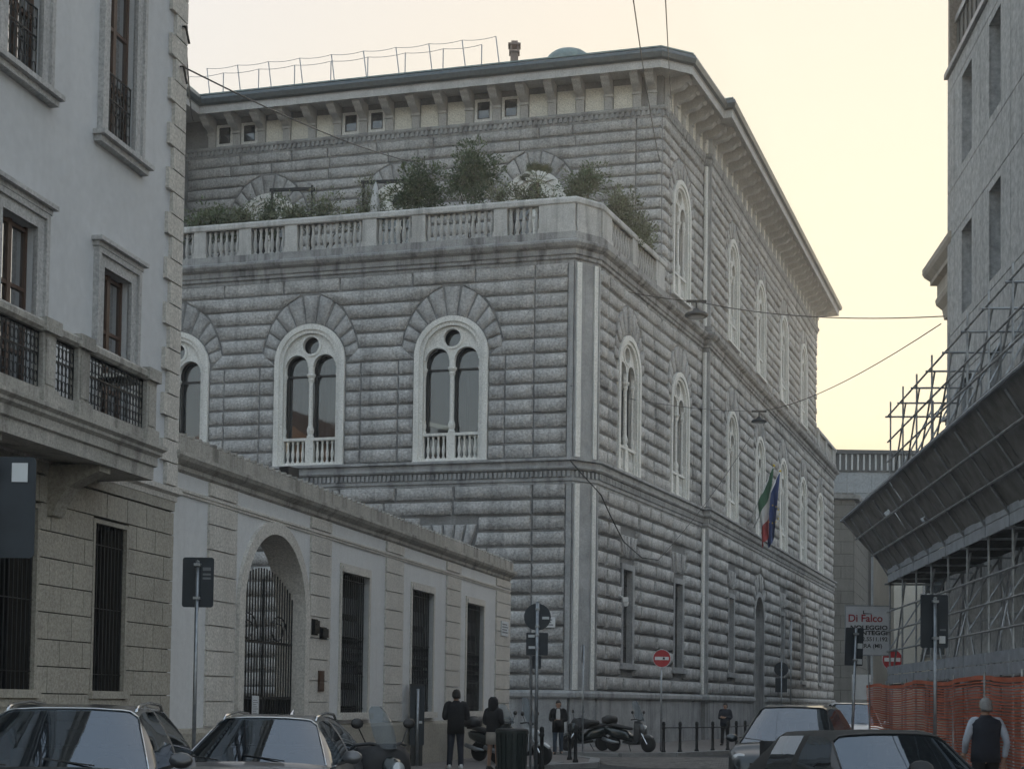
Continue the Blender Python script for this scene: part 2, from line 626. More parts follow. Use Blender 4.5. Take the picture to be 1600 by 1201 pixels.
Z0, Z1, Z2, Z3 = 2.12, 9.55, 10.45, 17.55
S1, T1 = 10.41, 15.82
S2, T2 = 18.95, 24.12
bB = [5.2, 12.4, 19.6, 26.8, 34.0]
C1, C2 = Z2+(Z3-Z2)*12/13-T1, 18.75+(26.0-18.75)*13/15-T2
wL1 = [Win(u, 1.42, S1, T1, crown=C1) for u in (5.14, 10.74, 16.34)]
wA1 = [Win(u, 1.32, S1, T1, crown=C1) for u in (4.4, 11.1)]
wB1 = [Win(u, 1.32, S1, T1, crown=C1) for u in bB]
wU2 = [Win(u, 1.42, S2, T2, crown=C2) for u in (5.46, 11.58, 17.7)]
wA2 = [Win(11.1-UA, 1.3, S2, T2, crown=C2)]
wB2 = [Win(u, 1.32, S2, T2, crown=C2) for u in bB[:4]]
wL0 = [Win(5.14, .8, 3.1, 7.0, 'rect')]
wA0 = [Win(4.4, .8, 3.1, 7.0, 'rect'), Win(11.1, .8, 3.1, 7.0, 'rect')]
wB0 = [Win(bB[0], .8, 3.1, 7.0, 'rect'), Win(bB[1], 1.45, .1, 7.6, 'gate')] + [Win(u, .8, 3.1, 7.0, 'rect') for u in bB[2:]]
fA2 = Fr(_c[:2], fA.d, fA.n)

courses(fL, .75, LW, Z0, Z1, 13, wL0, .12, quoin=(1.25, None), seed=3)
courses(fL, .75, LW, Z2, Z3, 13, wL1, .065, quoin=(1.25, None), seed=4)
courses(fU, .0, 21.7, 18.75, 26.0, 15, wU2, .065, quoin=(1.1, None), seed=5)
courses(fA, 1.05, 14.5, Z0, Z1, 13, wA0, .15, quoin=(.9, .8), seed=6, split=2.4)
courses(fA, 1.05, 14.5, Z2, Z3, 13, wA1, .1, quoin=(.9, .8), seed=7, split=2.4)
courses(fA2, 0, 14.5-UA, 18.75, 26.0, 15, wA2, .1, quoin=(1.0, None), seed=8, split=2.6)
courses(fB, .1, BW, Z0, Z1, 13, wB0, .15, quoin=(.8, .9), seed=9, split=2.4)
courses(fB, .1, BW, Z2, Z3, 13, wB1, .1, quoin=(.8, .9), seed=10, split=2.4)
courses(fB, .1, BU, 18.75, 26.0, 15, wB2, .1, quoin=(.8, 1.0), seed=11, split=2.6)
# left return of the low block (faces the lane behind the courtyard wall) and backing walls
mb = MB()
for fr, u0, u1, z0, z1, ws in ((fL, .55, LW, 0, 10.2, wL0), (fL, .55, LW, 10.2, 18.2, wL1), (fA, .9, 14.55, 0, 10.2, wA0), (fA, .9, 14.55, 10.2, 18.2, wA1),
                               (fB, 0, BW, 0, 10.2, wB0), (fB, 0, BW, 10.2, 18.2, wB1), (fU, 0, 21.84, 18.2, 27.9, wU2), (fA2, 0, 14.55-UA, 18.2, 27.9, wA2), (fB, 0, BU, 18.2, 27.9, wB2)):
    wall_sheet(mb, fr, u0, u1, z0, z1, ws)
def wq(a, b, z0, z1):
    mb.add([(a[0], a[1], z0), (b[0], b[1], z0), (b[0], b[1], z1), (a[0], a[1], z1)], [(0, 1, 2, 3)])
wq(fL(.55, 0, 0), fA(.9, 0, 0), 0, 18.2)
wq(_p, _q, 0, 27.9)
wq(fB(BW, 0, 0), fB(BW, -14, 0), 0, 18.2)
wq(fB(BU, 0, 0), fB(BU, -14, 0), 18.2, 27.9)
wq(fL(LW, 0, 0), fL(LW, -9, 0), 0, 18.2)
R2 = fU(21.84, -14, 0)
wq(fB(BW, -14, 0), R2, 0, 18.2)
wq(R2, fL(LW, -9, 0), 0, 18.2)
wq(fB(BU, -14, 0), R2, 18.2, 28.5)
wq(R2, fU(21.84, 0, 0), 18.2, 28.5)
mb.add([(p_[0], p_[1], 28.6) for p_ in (fU(21.84, 0, 0), _c, _p, _q, fB(BU, 0, 0), fB(BU, -14, 0), R2)], [tuple(range(7))])
# projecting rear wing on the left (a sliver shows beside the grey house)
wing = [fU(21.84, 0, 0), fU(21.84, 9, 0)]
wq(wing[0], wing[1], 10, 27.9)
obj('wall', mb, 'rustic_wall', palazzo)
# terrace floor and roofs
mb = MB()
pts = [fL(LW, -.05, 18.3), fL(.55, -.05, 18.3), fA(.9, -.05, 18.3), fA(UA+.2, -.05, 18.3), fU(21.6, -.2, 18.3)]
mb.add(pts, [tuple(range(5))])
pts = [fB(BU-.2, -.05, 18.3), fB(BW-.05, -.05, 18.3), fB(BW-.05, -13.9, 18.3), fB(BU-.2, -13.9, 18.3)]
mb.add(pts, [(0, 1, 2, 3)])
obj('terrace_floor', mb, 'paving', palazzo)

# rock-faced blocks: the 300 that show largest are objects, the rest one joined part
rank = []
for i, (fr, q, dep) in enumerate(STONES):
    cu = sum(p[0] for p in q)/4
    cz = sum(p[1] for p in q)/4
    c = fr(cu, 0, cz)
    sx, sy, dist = screen(c)
    hide = sx < 285 or sx > 1300 or sy > 1120 or (sx < 800 and sy > 680+(sx-278)*.383+10)
    ax, ay, _ = screen(fr(q[0][0], 0, q[0][1]))
    bx, by, _ = screen(fr(q[2][0], 0, q[2][1]))
    area = 0 if hide else abs(bx-ax)*abs(by-ay)
    if fr is fB or fr is fA or fr is fA2:
        w_ = abs(bx-ax)
        area = 0 if hide else w_*abs(q[2][1]-q[0][1])*2300/dist
    rank.append((area, i))
rank.sort(reverse=True)
single = set(i for a_, i in rank[:300])
rest = MB()
rnd = random.Random(99)
for i, (fr, q, dep) in enumerate(STONES):
    L = math.hypot(q[1][0]-q[0][0], q[1][1]-q[0][1])
    one = MB() if i in single else rest
    boss(one, fr, q, dep, rnd, nx=4 if L < 1.3 else 5, nz=3)
    if i in single:
        shade_boss(obj('stone', one, 'rustic', palazzo), (fr,))
stuff(shade_boss(obj('stone_courses', rest, 'rustic', palazzo), (fL, fA, fB)))
for fr, q, dep in VOUS:
    one = MB()
    boss(one, fr, q, dep, rnd, nx=3, nz=4, rough=.25)
    shade_boss(obj('voussoir', one, 'voussoir_stone', palazzo), (fr,))

# plinth of smooth slabs with a ledge
mb = MB()
PB = [fL(LW, 0, 0), fL(.55, 0, 0), fA(.9, 0, 0), _p, _q, fB(bB[1]-1.6, 0, 0)]
prof = [(0, 1.84), (.2, 1.84), (.24, 1.9), (.24, 2.02), (.18, 2.1), (0, 2.12)]
sweep(mb, PB, prof)
sweep(mb, [fB(bB[1]+1.6, 0, 0), fB(BW, 0, 0), fB(BW, -10, 0)], prof)
obj('plinth_ledge', mb, 'smooth_stone', palazzo)
def slab_run(fr, u0, u1, n):
    for i in range(n):
        a, b = u0+(u1-u0)*i/n, u0+(u1-u0)*(i+1)/n
        s = MB()
        fr.box(s, a+.008, b-.008, -.05, .15, 0, .62)
        fr.box(s, a+.008, b-.008, -.05, .12, .63, 1.86)
        obj('plinth_slab', s, 'smooth_stone', palazzo)
slab_run(fL, .6, 7.0, 5)
slab_run(fA, .95, 14.5, 10)
slab_run(fB, .05, bB[1]-1.6, 8)
slab_run(fB, bB[1]+1.6, BW, 16)
# plinth at the chamfer is set below
# chamfered corner pilasters with the white strips
fC = Fr(fL(.55, 0, 0)[:2], Vector(fA(.9, 0, 0)[:2])-Vector(fL(.55, 0, 0)[:2]), fL.n+fA.n)
CW = (Vector(fA(.9, 0, 0)[:2])-Vector(fL(.55, 0, 0)[:2])).length
s = MB()
fC.box(s, -.02, CW+.02, -.05, .15, 0, .62)
fC.box(s, -.02, CW+.02, -.05, .12, .63, 1.86)
obj('plinth_slab', s, 'smooth_stone', palazzo)
for z0, z1 in ((Z0, Z1), (Z2, Z3)):
    s = MB()
    fC.box(s, 0, CW, -.05, .08, z0, z1)
    obj('corner_pilaster', s, 'smooth_stone', palazzo)
    for a, w in ((.06, .21), (CW-.24, .17)):
        s = MB()
        fC.box(s, a, a+w, .08, .17, z0+.02, z1-.04)
        obj('white_strip', s, 'pale_stone', palazzo)
    for fr, a, b in ((fL, .55, .74), (fA, .9, 1.04)):
        s = MB()
        fr.box(s, a, b, -.05, .07, z0, z1)
        obj('corner_margin', s, 'smooth_stone', palazzo)
# downpipe in the break of the right front
for z0, z1 in ((Z0, 9.5), (10.5, 17.45), (18.6, 25.9), (26.5, 27.6)):
    s = MB()
    c = fA(14.5, .16, 0)
    s.lathe([(.0, z0), (.1, z0), (.1, z1), (.0, z1)], (c[0], c[1], 0), 8)
    obj('downpipe', s, 'pale_stone', palazzo, smooth=False)
    s = MB()
    fB.box(s, -.02, .1, -.2, .1, z0, z1)
    obj('corner_margin', s, 'smooth_stone', palazzo)

# string course with dentils, terrace cornice, upper dentil cornice
def along(path, step, off=0.):
    """evenly spaced frames along a plan path (u measured per segment)"""
    out = []
    for a, b in zip(path, path[1:]):
        a2, b2 = Vector(a[:2]), Vector(b[:2])
        L = (b2-a2).length
        if L < step*.8:
            continue
        d = (b2-a2)/L
        n = Vector((d.y, -d.x))
        m = int(L/step)
        for i in range(m):
            out.append(Fr(a2+d*((i+.5)*L/m), d, n))
    return out
mb = MB()
sweep(mb, low_path, [(0, 9.5), (.06, 9.5), (.06, 9.58), (.12, 9.62), (.12, 9.7), (.09, 9.72), (.09, 9.98), (.2, 10.0), (.26, 10.06), (.26, 10.12), (.18, 10.14), (.18, 10.3), (.3, 10.33), (.3, 10.42), (0, 10.46)])
obj('string_course', mb, 'smooth_stone', palazzo)
mb = MB()
for fr in along(low_path[:-1], .17):
    fr.box(mb, -.05, .05, .08, .17, 9.76, 9.97)
stuff(obj('dentil_course', mb, 'smooth_stone', palazzo))
mb = MB()
sweep(mb, low_path, [(0, 17.5), (.06, 17.5), (.06, 17.62), (.14, 17.66), (.14, 17.76), (.2, 17.8), (.2, 17.98), (.34, 18.05), (.42, 18.16), (.42, 18.24), (.3, 18.3), (.22, 18.34), (.22, 18.6), (-.25, 18.6)])
obj('terrace_cornice', mb, 'stained', palazzo)
mb = MB()
sweep(mb, up_path, [(0, 25.95), (.05, 25.95), (.08, 26.02), (.08, 26.24), (.16, 26.26), (.2, 26.33), (.2, 26.4), (0, 26.44)])
obj('upper_cornice', mb, 'smooth_stone', palazzo)
mb = MB()
for fr in along(up_path[:-1], .22):
    fr.box(mb, -.06, .06, .06, .16, 26.06, 26.25)
stuff(obj('upper_dentil_course', mb, 'smooth_stone', palazzo))

# eaves: soffit, fascia, gutter, roof
EV = 1.25
chU = [fU(21.84+EV*0, 0, 0), fU(.35, 0, 0), fA2(.35, 0, 0), _p, _q, fB(BU, 0, 0), fB(BU, -14, 0)]
epath = [wing[1], wing[0]]+chU[1:]
mb = MB()
sweep(mb, epath, [(-.1, 27.72), (EV-.02, 27.72), (EV, 27.5), (EV+.05, 27.5), (EV+.05, 27.78), (EV+.1, 27.82), (-.1, 27.86)])
obj('eave_soffit', mb, 'eave_stone', palazzo)
mb = MB()
sweep(mb, epath, [(-.1, 27.9), (EV+.08, 27.86), (EV+.2, 27.9), (EV+.26, 28.08), (EV+.2, 28.24), (EV+.04, 28.3), (-.1, 28.34)])
obj('gutter', mb, 'gutter', palazzo)
mb = MB()
sweep(mb, epath, [(EV+.1, 28.32), (EV+.1, 28.38), (-6.5, 29.3), (-6.5, 29.2)])
obj('roof', mb, 'roof_metal', palazzo)
# brackets and cream panels
br = MB()
curve = [(0, 26.46), (.13, 26.46), (.13, 27.02), (.17, 27.08)]
for i in range(9):
    t = i/8
    curve.append((.17+.75*t, 27.1+.34*(t**1.6)+.05*math.sin(PI*2*t)))
curve += [(1.0, 27.4), (1.07, 27.46), (1.07, 27.6), (1.0, 27.72), (0, 27.72)]
m_ = len(curve)
w_ = .17
vs_ = [(-w_, d, z-26.46) for d, z in curve]+[(w_, d, z-26.46) for d, z in curve]
br.add(vs_, [tuple(range(m_)), tuple(reversed(range(m_, 2*m_)))]+[(i, (i+1) % m_, m_+(i+1) % m_, m_+i) for i in range(m_)])
br.box(-.2, .2, 0, .2, .52, .6)
for x in (-.1, 0, .1):
    br.box(x-.025, x+.025, .1, .15, .06, .48)
br_me = br.mesh('bracket')
def bracket_at(fr, u):
    p = fr(u, 0, 26.44)
    obj('bracket', br_me, 'eave_stone', palazzo, loc=p, rot=fr.rot)
def panel_at(fr, u, w, window):
    s = MB()
    if window:
        h = w/2
        k, t = h-.12, .86
        s.plate([(-h, 0), (h, 0), (h, .98), (-h, .98)], [[(-k, .12), (k, .12), (k, t), (-k, t)]], 0, .07)
    else:
        h = w/2
        s.box(-h, h, 0, .05, 0, .98)
        s.box(-h+.1, h-.1, .05, .065, .1, .88)
    p = fr(u, 0, 26.45)
    o = obj('cream_panel', s, 'cream' if not window else 'pale_stone', palazzo, loc=p, rot=fr.rot)
    if window:
        g = MB()
        g.box(-h, h, .005, .02, .05, .93)
        g2 = obj('pane', g, 'win_glass', o, world=False)
        g = MB()
        g.plate([(-k, .12), (k, .12), (k, t), (-k, t)], [[(-k+.05, .17), (k-.05, .17), (k-.05, t-.05), (-k+.05, t-.05)]], .02, .045)
        obj('sash', g, 'dark_wood', o, world=False)
sp = 1.215
WINPAN = {4, 5, 9, 10, 14, 15}
u = .42
bracket_at(fU, u)
k = 0
u = 1.05
while u < 21:
    bracket_at(fU, u)
    if u+sp < 21.7:
        panel_at(fU, u+sp/2, sp-.42, k in WINPAN)
    u += sp
    k += 1
for fr, a, b in ((fA2, .5, 14.5-UA), (fB, .45, BU-.3)):
    n = round((b-a)/1.2)
    for i in range(n+1):
        bracket_at(fr, a+(b-a)*i/n)
        if i < n:
            panel_at(fr, a+(b-a)*(i+.5)/n, (b-a)/n-.42, False)

# twin-light windows ------------------------------------------------
def arch_pts(h, spring, z0, n=18, cx=0):
    return [(cx-h, z0)]+[(cx+h*math.cos(PI-PI*i/n), spring+h*math.sin(PI-PI*i/n)) for i in range(n+1)]+[(cx+h, z0)]
BALU = [(.03, 0), (.06, 0), (.06, .05), (.035, .08), (.06, .2), (.065, .28), (.04, .42), (.033, .55), (.05, .6), (.055, .66), (.03, .66)]
def biforate_meshes(hw, H, rail):
    sp_ = H-hw
    R = {}
    s = MB()
    s.plate(arch_pts(hw, sp_, 0, 24), [list(reversed(arch_pts(hw-.2, sp_, .02, 24)))], -.3, .13)
    s.plate(arch_pts(hw-.17, sp_, .02, 24), [list(reversed(arch_pts(hw-.34, sp_, .05, 24)))], -.3, .07)
    s.box(-hw-.02, hw+.02, -.3, .17, -.03, .05)
    R['frame'] = s.mesh('window_frame')
    r = hw-.3
    a = r*.405
    cx = r*.5
    ls = sp_-.18
    s = MB()
    oc = [(.325*r/1.1*math.cos(2*PI*i/20), sp_+.62*r/1.1+.325*r/1.1*math.sin(2*PI*i/20)) for i in range(20)]
    L = []
    for sx in (-1, 1):
        pts = [(sx*cx+a*math.cos(PI*i/14), ls+a*math.sin(PI*i/14)) for i in range(15)]
        L.append(pts)
    outer = [(-r, ls), (-cx-a, ls)]+[(p[0], p[1]) for p in reversed(L[0])][1:]+[(cx-a, ls)]+[(p[0], p[1]) for p in reversed(L[1])][1:]
    outer += [(r, ls), (r, sp_)]+[(r*math.cos(PI*i/24), sp_+r*math.sin(PI*i/24)) for i in range(1, 25)]
    s.plate(outer, [oc], -.22, -.06)
    # raised rings
    for c_, rr, n in (((0, sp_+.62*r/1.1), .325*r/1.1, 20),):
        s.plate([(c_[0]+(rr+.09)*math.cos(2*PI*i/n), c_[1]+(rr+.09)*math.sin(2*PI*i/n)) for i in range(n)], [[(c_[0]+rr*math.cos(2*PI*i/n), c_[1]+rr*math.sin(2*PI*i/n)) for i in range(n)]], -.07, -.02)
    for sx in (-1, 1):
        o_ = [(sx*cx+(a+.08)*math.cos(PI*i/14), ls+(a+.08)*math.sin(PI*i/14)) for i in range(15)]
        i_ = [(sx*cx+a*math.cos(PI*i/14), ls+a*math.sin(PI*i/14)) for i in range(15)]
        s.plate(o_+list(reversed(i_)), [], -.07, -.025)
    R['tympanum'] = s.mesh('tympanum')
    z0 = rail+.1
    col = [(.0, z0), (.14, z0), (.14, z0+.08), (.1, z0+.12), (.13, z0+.22), (.14, z0+.32), (.1, z0+.44), (.085, z0+.5), (.08, ls-.62), (.09, ls-.58), (.12, ls-.5), (.11, ls-.44), (.17, ls-.34), (.17, ls-.28), (.12, ls-.26), (.12, ls+.02), (.0, ls+.02)]
    s = MB()
    s.lathe(col, (0, -.12, 0), 10)
    R['column'] = s.mesh('column', smooth=False)
    s = MB()
    s.lathe([(q*.75, z) for q, z in col], (0, -.16, 0), 8)
    R['side'] = s.mesh('side_column')
    s = MB()
    s.box(-r-.02, r+.02, -.24, .0, rail, rail+.1)
    s.box(-r, r, -.22, -.02, .05, .17)
    s.box(-.16, .16, -.22, -.01, .17, rail)
    for sx in (-1, 1):
        s.box(sx*(r-.03)-.05, sx*(r-.03)+.05, -.22, -.02, .17, rail)
    R['balustrade'] = s.mesh('balustrade')
    s = MB()
    k = (rail-.17)/.66
    s.lathe([(q, .17+z*k) for q, z in BALU], (0, -.12, 0), 8)
    R['baluster'] = s.mesh('baluster', smooth=False)
    s = MB()
    s.plate(arch_pts(r-.02, sp_, .1, 20), [], -.42, -.4)
    R['pane'] = s.mesh('pane')
    s = MB()
    for sx in (-1, 1):
        s.plate(arch_pts(a+.06, ls, z0, 14, sx*cx), [list(reversed(arch_pts(a-.025, ls, z0+.05, 14, sx*cx)))], -.4, -.33)
        s.box(sx*cx-a, sx*cx+a, -.4, -.34, ls-.34, ls-.27)
    R['sash'] = s.mesh('sash')
    # reveal: dark back box so that no light leaks past the glass
    R['bx'] = [sx*(.2+(r-.32)*(j+.5)/4) for sx in (-1, 1) for j in range(4)]
    R['sx'] = r-.02
    R['a'], R['cx'], R['ls'] = a, cx, ls
    return R
def place_window(fr, w, ms, lab=None):
    p = fr(w.uc, 0, w.sill)
    o = obj('window', ms['frame'], 'pale_stone', palazzo, loc=p, rot=fr.rot)
    for nm, key, mt in (('tympanum', 'tympanum', 'pale_stone'), ('column', 'column', 'pale_stone'), ('balustrade', 'balustrade', 'pale_stone'), ('pane', 'pane', 'win_glass'), ('sash', 'sash', 'dark_wood')):
        obj(nm, ms[key], mt, o, world=False)
    for sx in (-1, 1):
        obj('side_column', ms['side'], 'pale_stone', o, loc=(sx*ms['sx'], 0, 0), world=False)
    wr_ = random.Random(int(p[0]*31+p[1]*17+p[2]))
    for sx in (-1, 1):
        kind = wr_.random()
        if kind < .62:
            cu = MB()
            w2 = ms['a']*wr_.uniform(.45, .95)
            x0 = sx*ms['cx']+(ms['a']-w2)*wr_.choice((-1, 1))
            top = ms['ls']+(.2 if kind < .3 else -.12)
            bot = 1.1 if kind < .3 else wr_.uniform(1.2, 2.3)
            m2 = 10
            for q in range(m2):
                xa, xb = x0-w2+2*w2*q/m2, x0-w2+2*w2*(q+1)/m2
                ya, yb = -.52-.03*(q % 2), -.52-.03*((q+1) % 2)
                cu.add([(xa, ya, bot), (xb, yb, bot), (xb, yb, top), (xa, ya, top)], [(0, 1, 2, 3)])
            obj('curtain', cu, 'curtain', o, world=False)
    for x in ms['bx']:
        obj('baluster', ms['baluster'], 'pale_stone', o, loc=(x, 0, 0), world=False)
    return o
for ws, fr in ((wL1, fL), (wA1, fA), (wB1, fB), (wU2, fU), (wA2, fA2), (wB2, fB)):
    key = {}
    for w in ws:
        kk = (w.hw, round(w.top-w.sill, 3))
        if kk not in key:
            key[kk] = biforate_meshes(w.hw, w.top-w.sill, 1.0 if fr is not fU else .95)
        place_window(fr, w, key[kk])
# ground floor windows: plain stone surrounds with iron bars
s = MB()
s.plate([(-.8, 0), (.8, 0), (.8, 3.9), (-.8, 3.9)], [[(-.55, .12), (.55, .12), (.55, 3.68), (-.55, 3.68)]], -.5, .1)
s.box(-.95, .95, -.1, .22, -.12, .06)
gf_frame = s.mesh('window_frame')
s = MB(); s.box(-.6, .6, -.46, -.44, .1, 3.7); gf_pane = s.mesh('pane')
s = MB()
for i in range(7):
    s.tube([(-.48+.16*i, -.15, .12), (-.48+.16*i, -.15, 3.68)], .014, 5)
for z in (.7, 1.5, 2.3, 3.1):
    s.box(-.55, .55, -.17, -.14, z, z+.03)
gf_bars = s.mesh('window_bars')
for ws, fr in ((wL0, fL), (wA0, fA), (wB0, fB)):
    for w in ws:
        p = fr(w.uc, 0, w.sill)
        if w.kind == 'rect':
            o = obj('window', gf_frame, 'smooth_stone', palazzo, loc=p, rot=fr.rot)
            obj('pane', gf_pane, 'win_glass', o, world=False)
            obj('window_bars', gf_bars, 'iron', o, world=False)
        else:
            s = MB()
            s.plate(arch_pts(1.45, 6.05, 0, 20), [list(reversed(arch_pts(1.2, 6.05, .01, 20)))], -.8, .12)
            o = obj('portal', s, 'smooth_stone', palazzo, loc=p, rot=fr.rot)
            s = MB()
            s.plate(arch_pts(1.22, 6.05, 0, 20), [], -.7, -.6)
            for x in (-.9, -.3, .3, .9):
                for z in (.3, 1.7, 3.1, 4.5):
                    s.box(x-.22, x+.22, -.6, -.57, z, z+1.2)
            obj('door', s, 'dark_wood', o, world=False)
# terrace parapet: pedestals, balusters, rails
mb = MB()
for _pp in ([fL(LW, 0, 0), fL(.55, 0, 0), fA(.9, 0, 0), fA(UA+.1, 0, 0)], [fB(BU-.1, 0, 0), fB(BW, 0, 0), fB(BW, -13.8, 0)]):
    sweep(mb, _pp, [(.19, 19.62), (.23, 19.66), (.23, 19.8), (.18, 19.88), (-.17, 19.88), (-.2, 19.8), (-.2, 19.66), (-.16, 19.62)])
    obj('parapet_rail', mb, 'balustrade_stone', palazzo)
    mb = MB()
s = MB()
k = 1.02/.66
s.lathe([(q*1.3, z*k) for q, z in BALU], (0, 0, 0), 8)
tb_me = s.mesh('baluster')
def pedestal(fr, a, b):
    s = MB()
    fr.box(s, a, b, -.15, .18, 18.6, 19.63)
    fr.box(s, a-.03, b+.03, -.17, .21, 18.6, 18.78)
    obj('pedestal', s, 'balustrade_stone', palazzo)
def run(fr, a, b, n):
    for i in range(n):
        obj('baluster', tb_me, 'balustrade_stone', palazzo, loc=fr(a+(b-a)*(i+.5)/n, .02, 18.6))
# left front: solid corner, then runs and pedestals (from the corner leftwards)
pedestal(fL, .5, 1.85)
seq = [('r', 1.2, 5), ('p', .5), ('r', 2.65, 11), ('p', .52), ('r', 1.4, 6), ('p', .55), ('r', 2.65, 11), ('p', .5), ('r', 1.4, 6), ('p', .5), ('r', 1.4, 6), ('p', .5), ('r', 2.7, 11)]
u = 1.85
for e in seq:
    if e[0] == 'r':
        run(fL, u, u+e[1], e[2])
    else:
        pedestal(fL, u, u+e[1])
    u += e[1]
s = MB()
fC.box(s, 0, CW, -.15, .18, 18.6, 19.63)
fC.box(s, 0, CW, -.17, .21, 18.6, 18.78)
obj('pedestal', s, 'balustrade_stone', palazzo)
pedestal(fA, .85, 1.9)
run(fA, 1.9, 4.3, 8)
pedestal(fA, 4.3, 4.9)
run(fA, 4.9, 7.3, 8)
pedestal(fA, 7.3, 8.4)
pedestal(fB, BU+.1, BU+.8)
run(fB, BU+.8, BU+3.6, 8)
pedestal(fB, BU+3.6, BU+4.2)
run(fB, BU+4.2, BU+7.0, 8)
pedestal(fB, BU+7.0, BW)
# roof furniture: chimney, skylight
s = MB()
c = fU(6.75, -1.2, 29.0)
s.box(c[0]-.17, c[0]+.17, c[1]-.17, c[1]+.17, 28.2, 29.85)
s.box(c[0]-.23, c[0]+.23, c[1]-.23, c[1]+.23, 29.85, 29.93)
for ax in (-.15, .15):
    for ay in (-.15, .15):
        s.box(c[0]+ax-.04, c[0]+ax+.04, c[1]+ay-.04, c[1]+ay+.04, 29.93, 30.16)
s.box(c[0]-.27, c[0]+.27, c[1]-.27, c[1]+.27, 30.16, 30.24)
s.box(c[0]-.14, c[0]+.14, c[1]-.14, c[1]+.14, 30.24, 30.38)
M['chimney'] = masonry('chimney_brick', (.22, .17, .15), (.33, .26, .23), grain=6, island=.2)
obj('chimney', s, 'chimney', palazzo)
s = MB()
c = fU(4.55, -2.2, 29.0)
s.lathe([(1.0, 28.6), (1.0, 29.65), (.93, 29.86), (.72, 30.03), (.4, 30.12), (.0, 30.15)], (c[0], c[1], 0), 20)
obj('roof_dome', s, 'roof_metal', palazzo, smooth=True)
# ------------------------------------------------------------------ ground, road, pavements
mb = MB()
mb.add([(-900, -300, -.06), (900, -300, -.06), (900, 1500, -.06), (-900, 1500, -.06)], [(0, 1, 2, 3)])
structure(obj('ground', mb, 'asphalt'))
mb = MB()
mb.add([(-60, -60, 0), (60, -60, 0), (60, 200, 0), (-60, 200, 0)], [(0, 1, 2, 3)])
structure(obj('road', mb, 'asphalt'))
def pavement(name, pts, z=.12, mat='paving'):
    """raised pavement sheet with a granite kerb along its street edge"""
    mb = MB()
    n = len(pts)
    mb.add([(x, y, z) for x, y in pts]+[(x, y, -.02) for x, y in pts], [tuple(range(n))]+[(i, (i+1) % n, n+(i+1) % n, n+i) for i in range(n)])
    return structure(obj(name, mb, mat))
fW = Fr((-5.49, 23.83), (.2457, .9693), (.9693, -.2457))
fH = Fr((-5.48, 23.5), (-.2193, -.9757), (.9757, -.2193))
fR = Fr((7.65, 22.0), (.0811, .9967), (-.9967, .0811))
left_pave = [fH(32, 0, 0)[:2], fH(32, 2.6, 0)[:2], fH(0, 2.6, 0)[:2], fW(10, 2.6, 0)[:2], fW(16, 2.9, 0)[:2], (.6, 36.5), (2.2, 38.6), (2.4, 41.5), (1.9, 43.5), fW(22.3, .6, 0)[:2], fW(22.3, -.3, 0)[:2], fW(0, -.3, 0)[:2], fH(0, -.3, 0)[:2]]
pavement('pavement_left', left_pave)
bank_pave = [fL(20, 3, 0)[:2], fL(8, 5.2, 0)[:2], fL(2, 6.2, 0)[:2], (3.4, 46.2), (5.2, 47.2), (7.6, 50.4), fA(9, 4.4, 0)[:2], fA(14.5, 3.2, 0)[:2], fB(12, 2.6, 0)[:2], fB(41, 2.4, 0)[:2], fB(41, -.5, 0)[:2], fB(0, -.5, 0)[:2], fA(2, -.5, 0)[:2], fL(2, -.5, 0)[:2], fL(20, -.5, 0)[:2]]
pavement('pavement_bank', bank_pave)
right_pave = [fR(-25, .9, 0)[:2], fR(14, .9, 0)[:2], fR(14, -1.4, 0)[:2], fR(-25, -1.4, 0)[:2]]
pavement('pavement_right', right_pave)
def kerbs(name, pts):
    """kerb stones, butted end to end along the pavement edge"""
    mb = MB()
    for a, b in zip(pts, pts[1:]):
        a2, b2 = Vector(a), Vector(b)
        L = (b2-a2).length
        m = max(1, round(L/1.1))
        d = (b2-a2)/L
        nn = Vector((d.y, -d.x))
        fr = Fr(a2, d, nn)
        for i in range(m):
            fr.box(mb, L*i/m+.006, L*(i+1)/m-.006, -.12, .16, -.03, .135+.006*((i*7) % 3))
    return structure(obj(name, mb, 'kerb'))
kerbs('kerb_left', list(reversed(left_pave[1:9])))
kerbs('kerb_bank', bank_pave[:10])
kerbs('kerb_right', right_pave[:2])
# sett-paved strip and painted edge in the side street mouth
M['setts'] = masonry('stone_setts', (.13, .12, .115), (.24, .225, .21), grain=9, bump=.6, bscale=30, bdist=.01, island=.6, streak=0)
mb = MB()
rnd = random.Random(5)
for j in range(34):
    for i in range(46):
        x = -1.0+i*.22+(j % 2)*.11
        y = 38.6+j*.24
        if Vector((x, y)).length > 0 and x > 2.6+max(0, 40-y)*.5 and y < 46.0+max(0, (x-3.4))*.55 and x < 9.2:
            h = .012+rnd.random()*.008
            mb.box(x-.1, x+.1, y-.11, y+.11, -.01, h)
structure(obj('road_setts', mb, 'setts'))
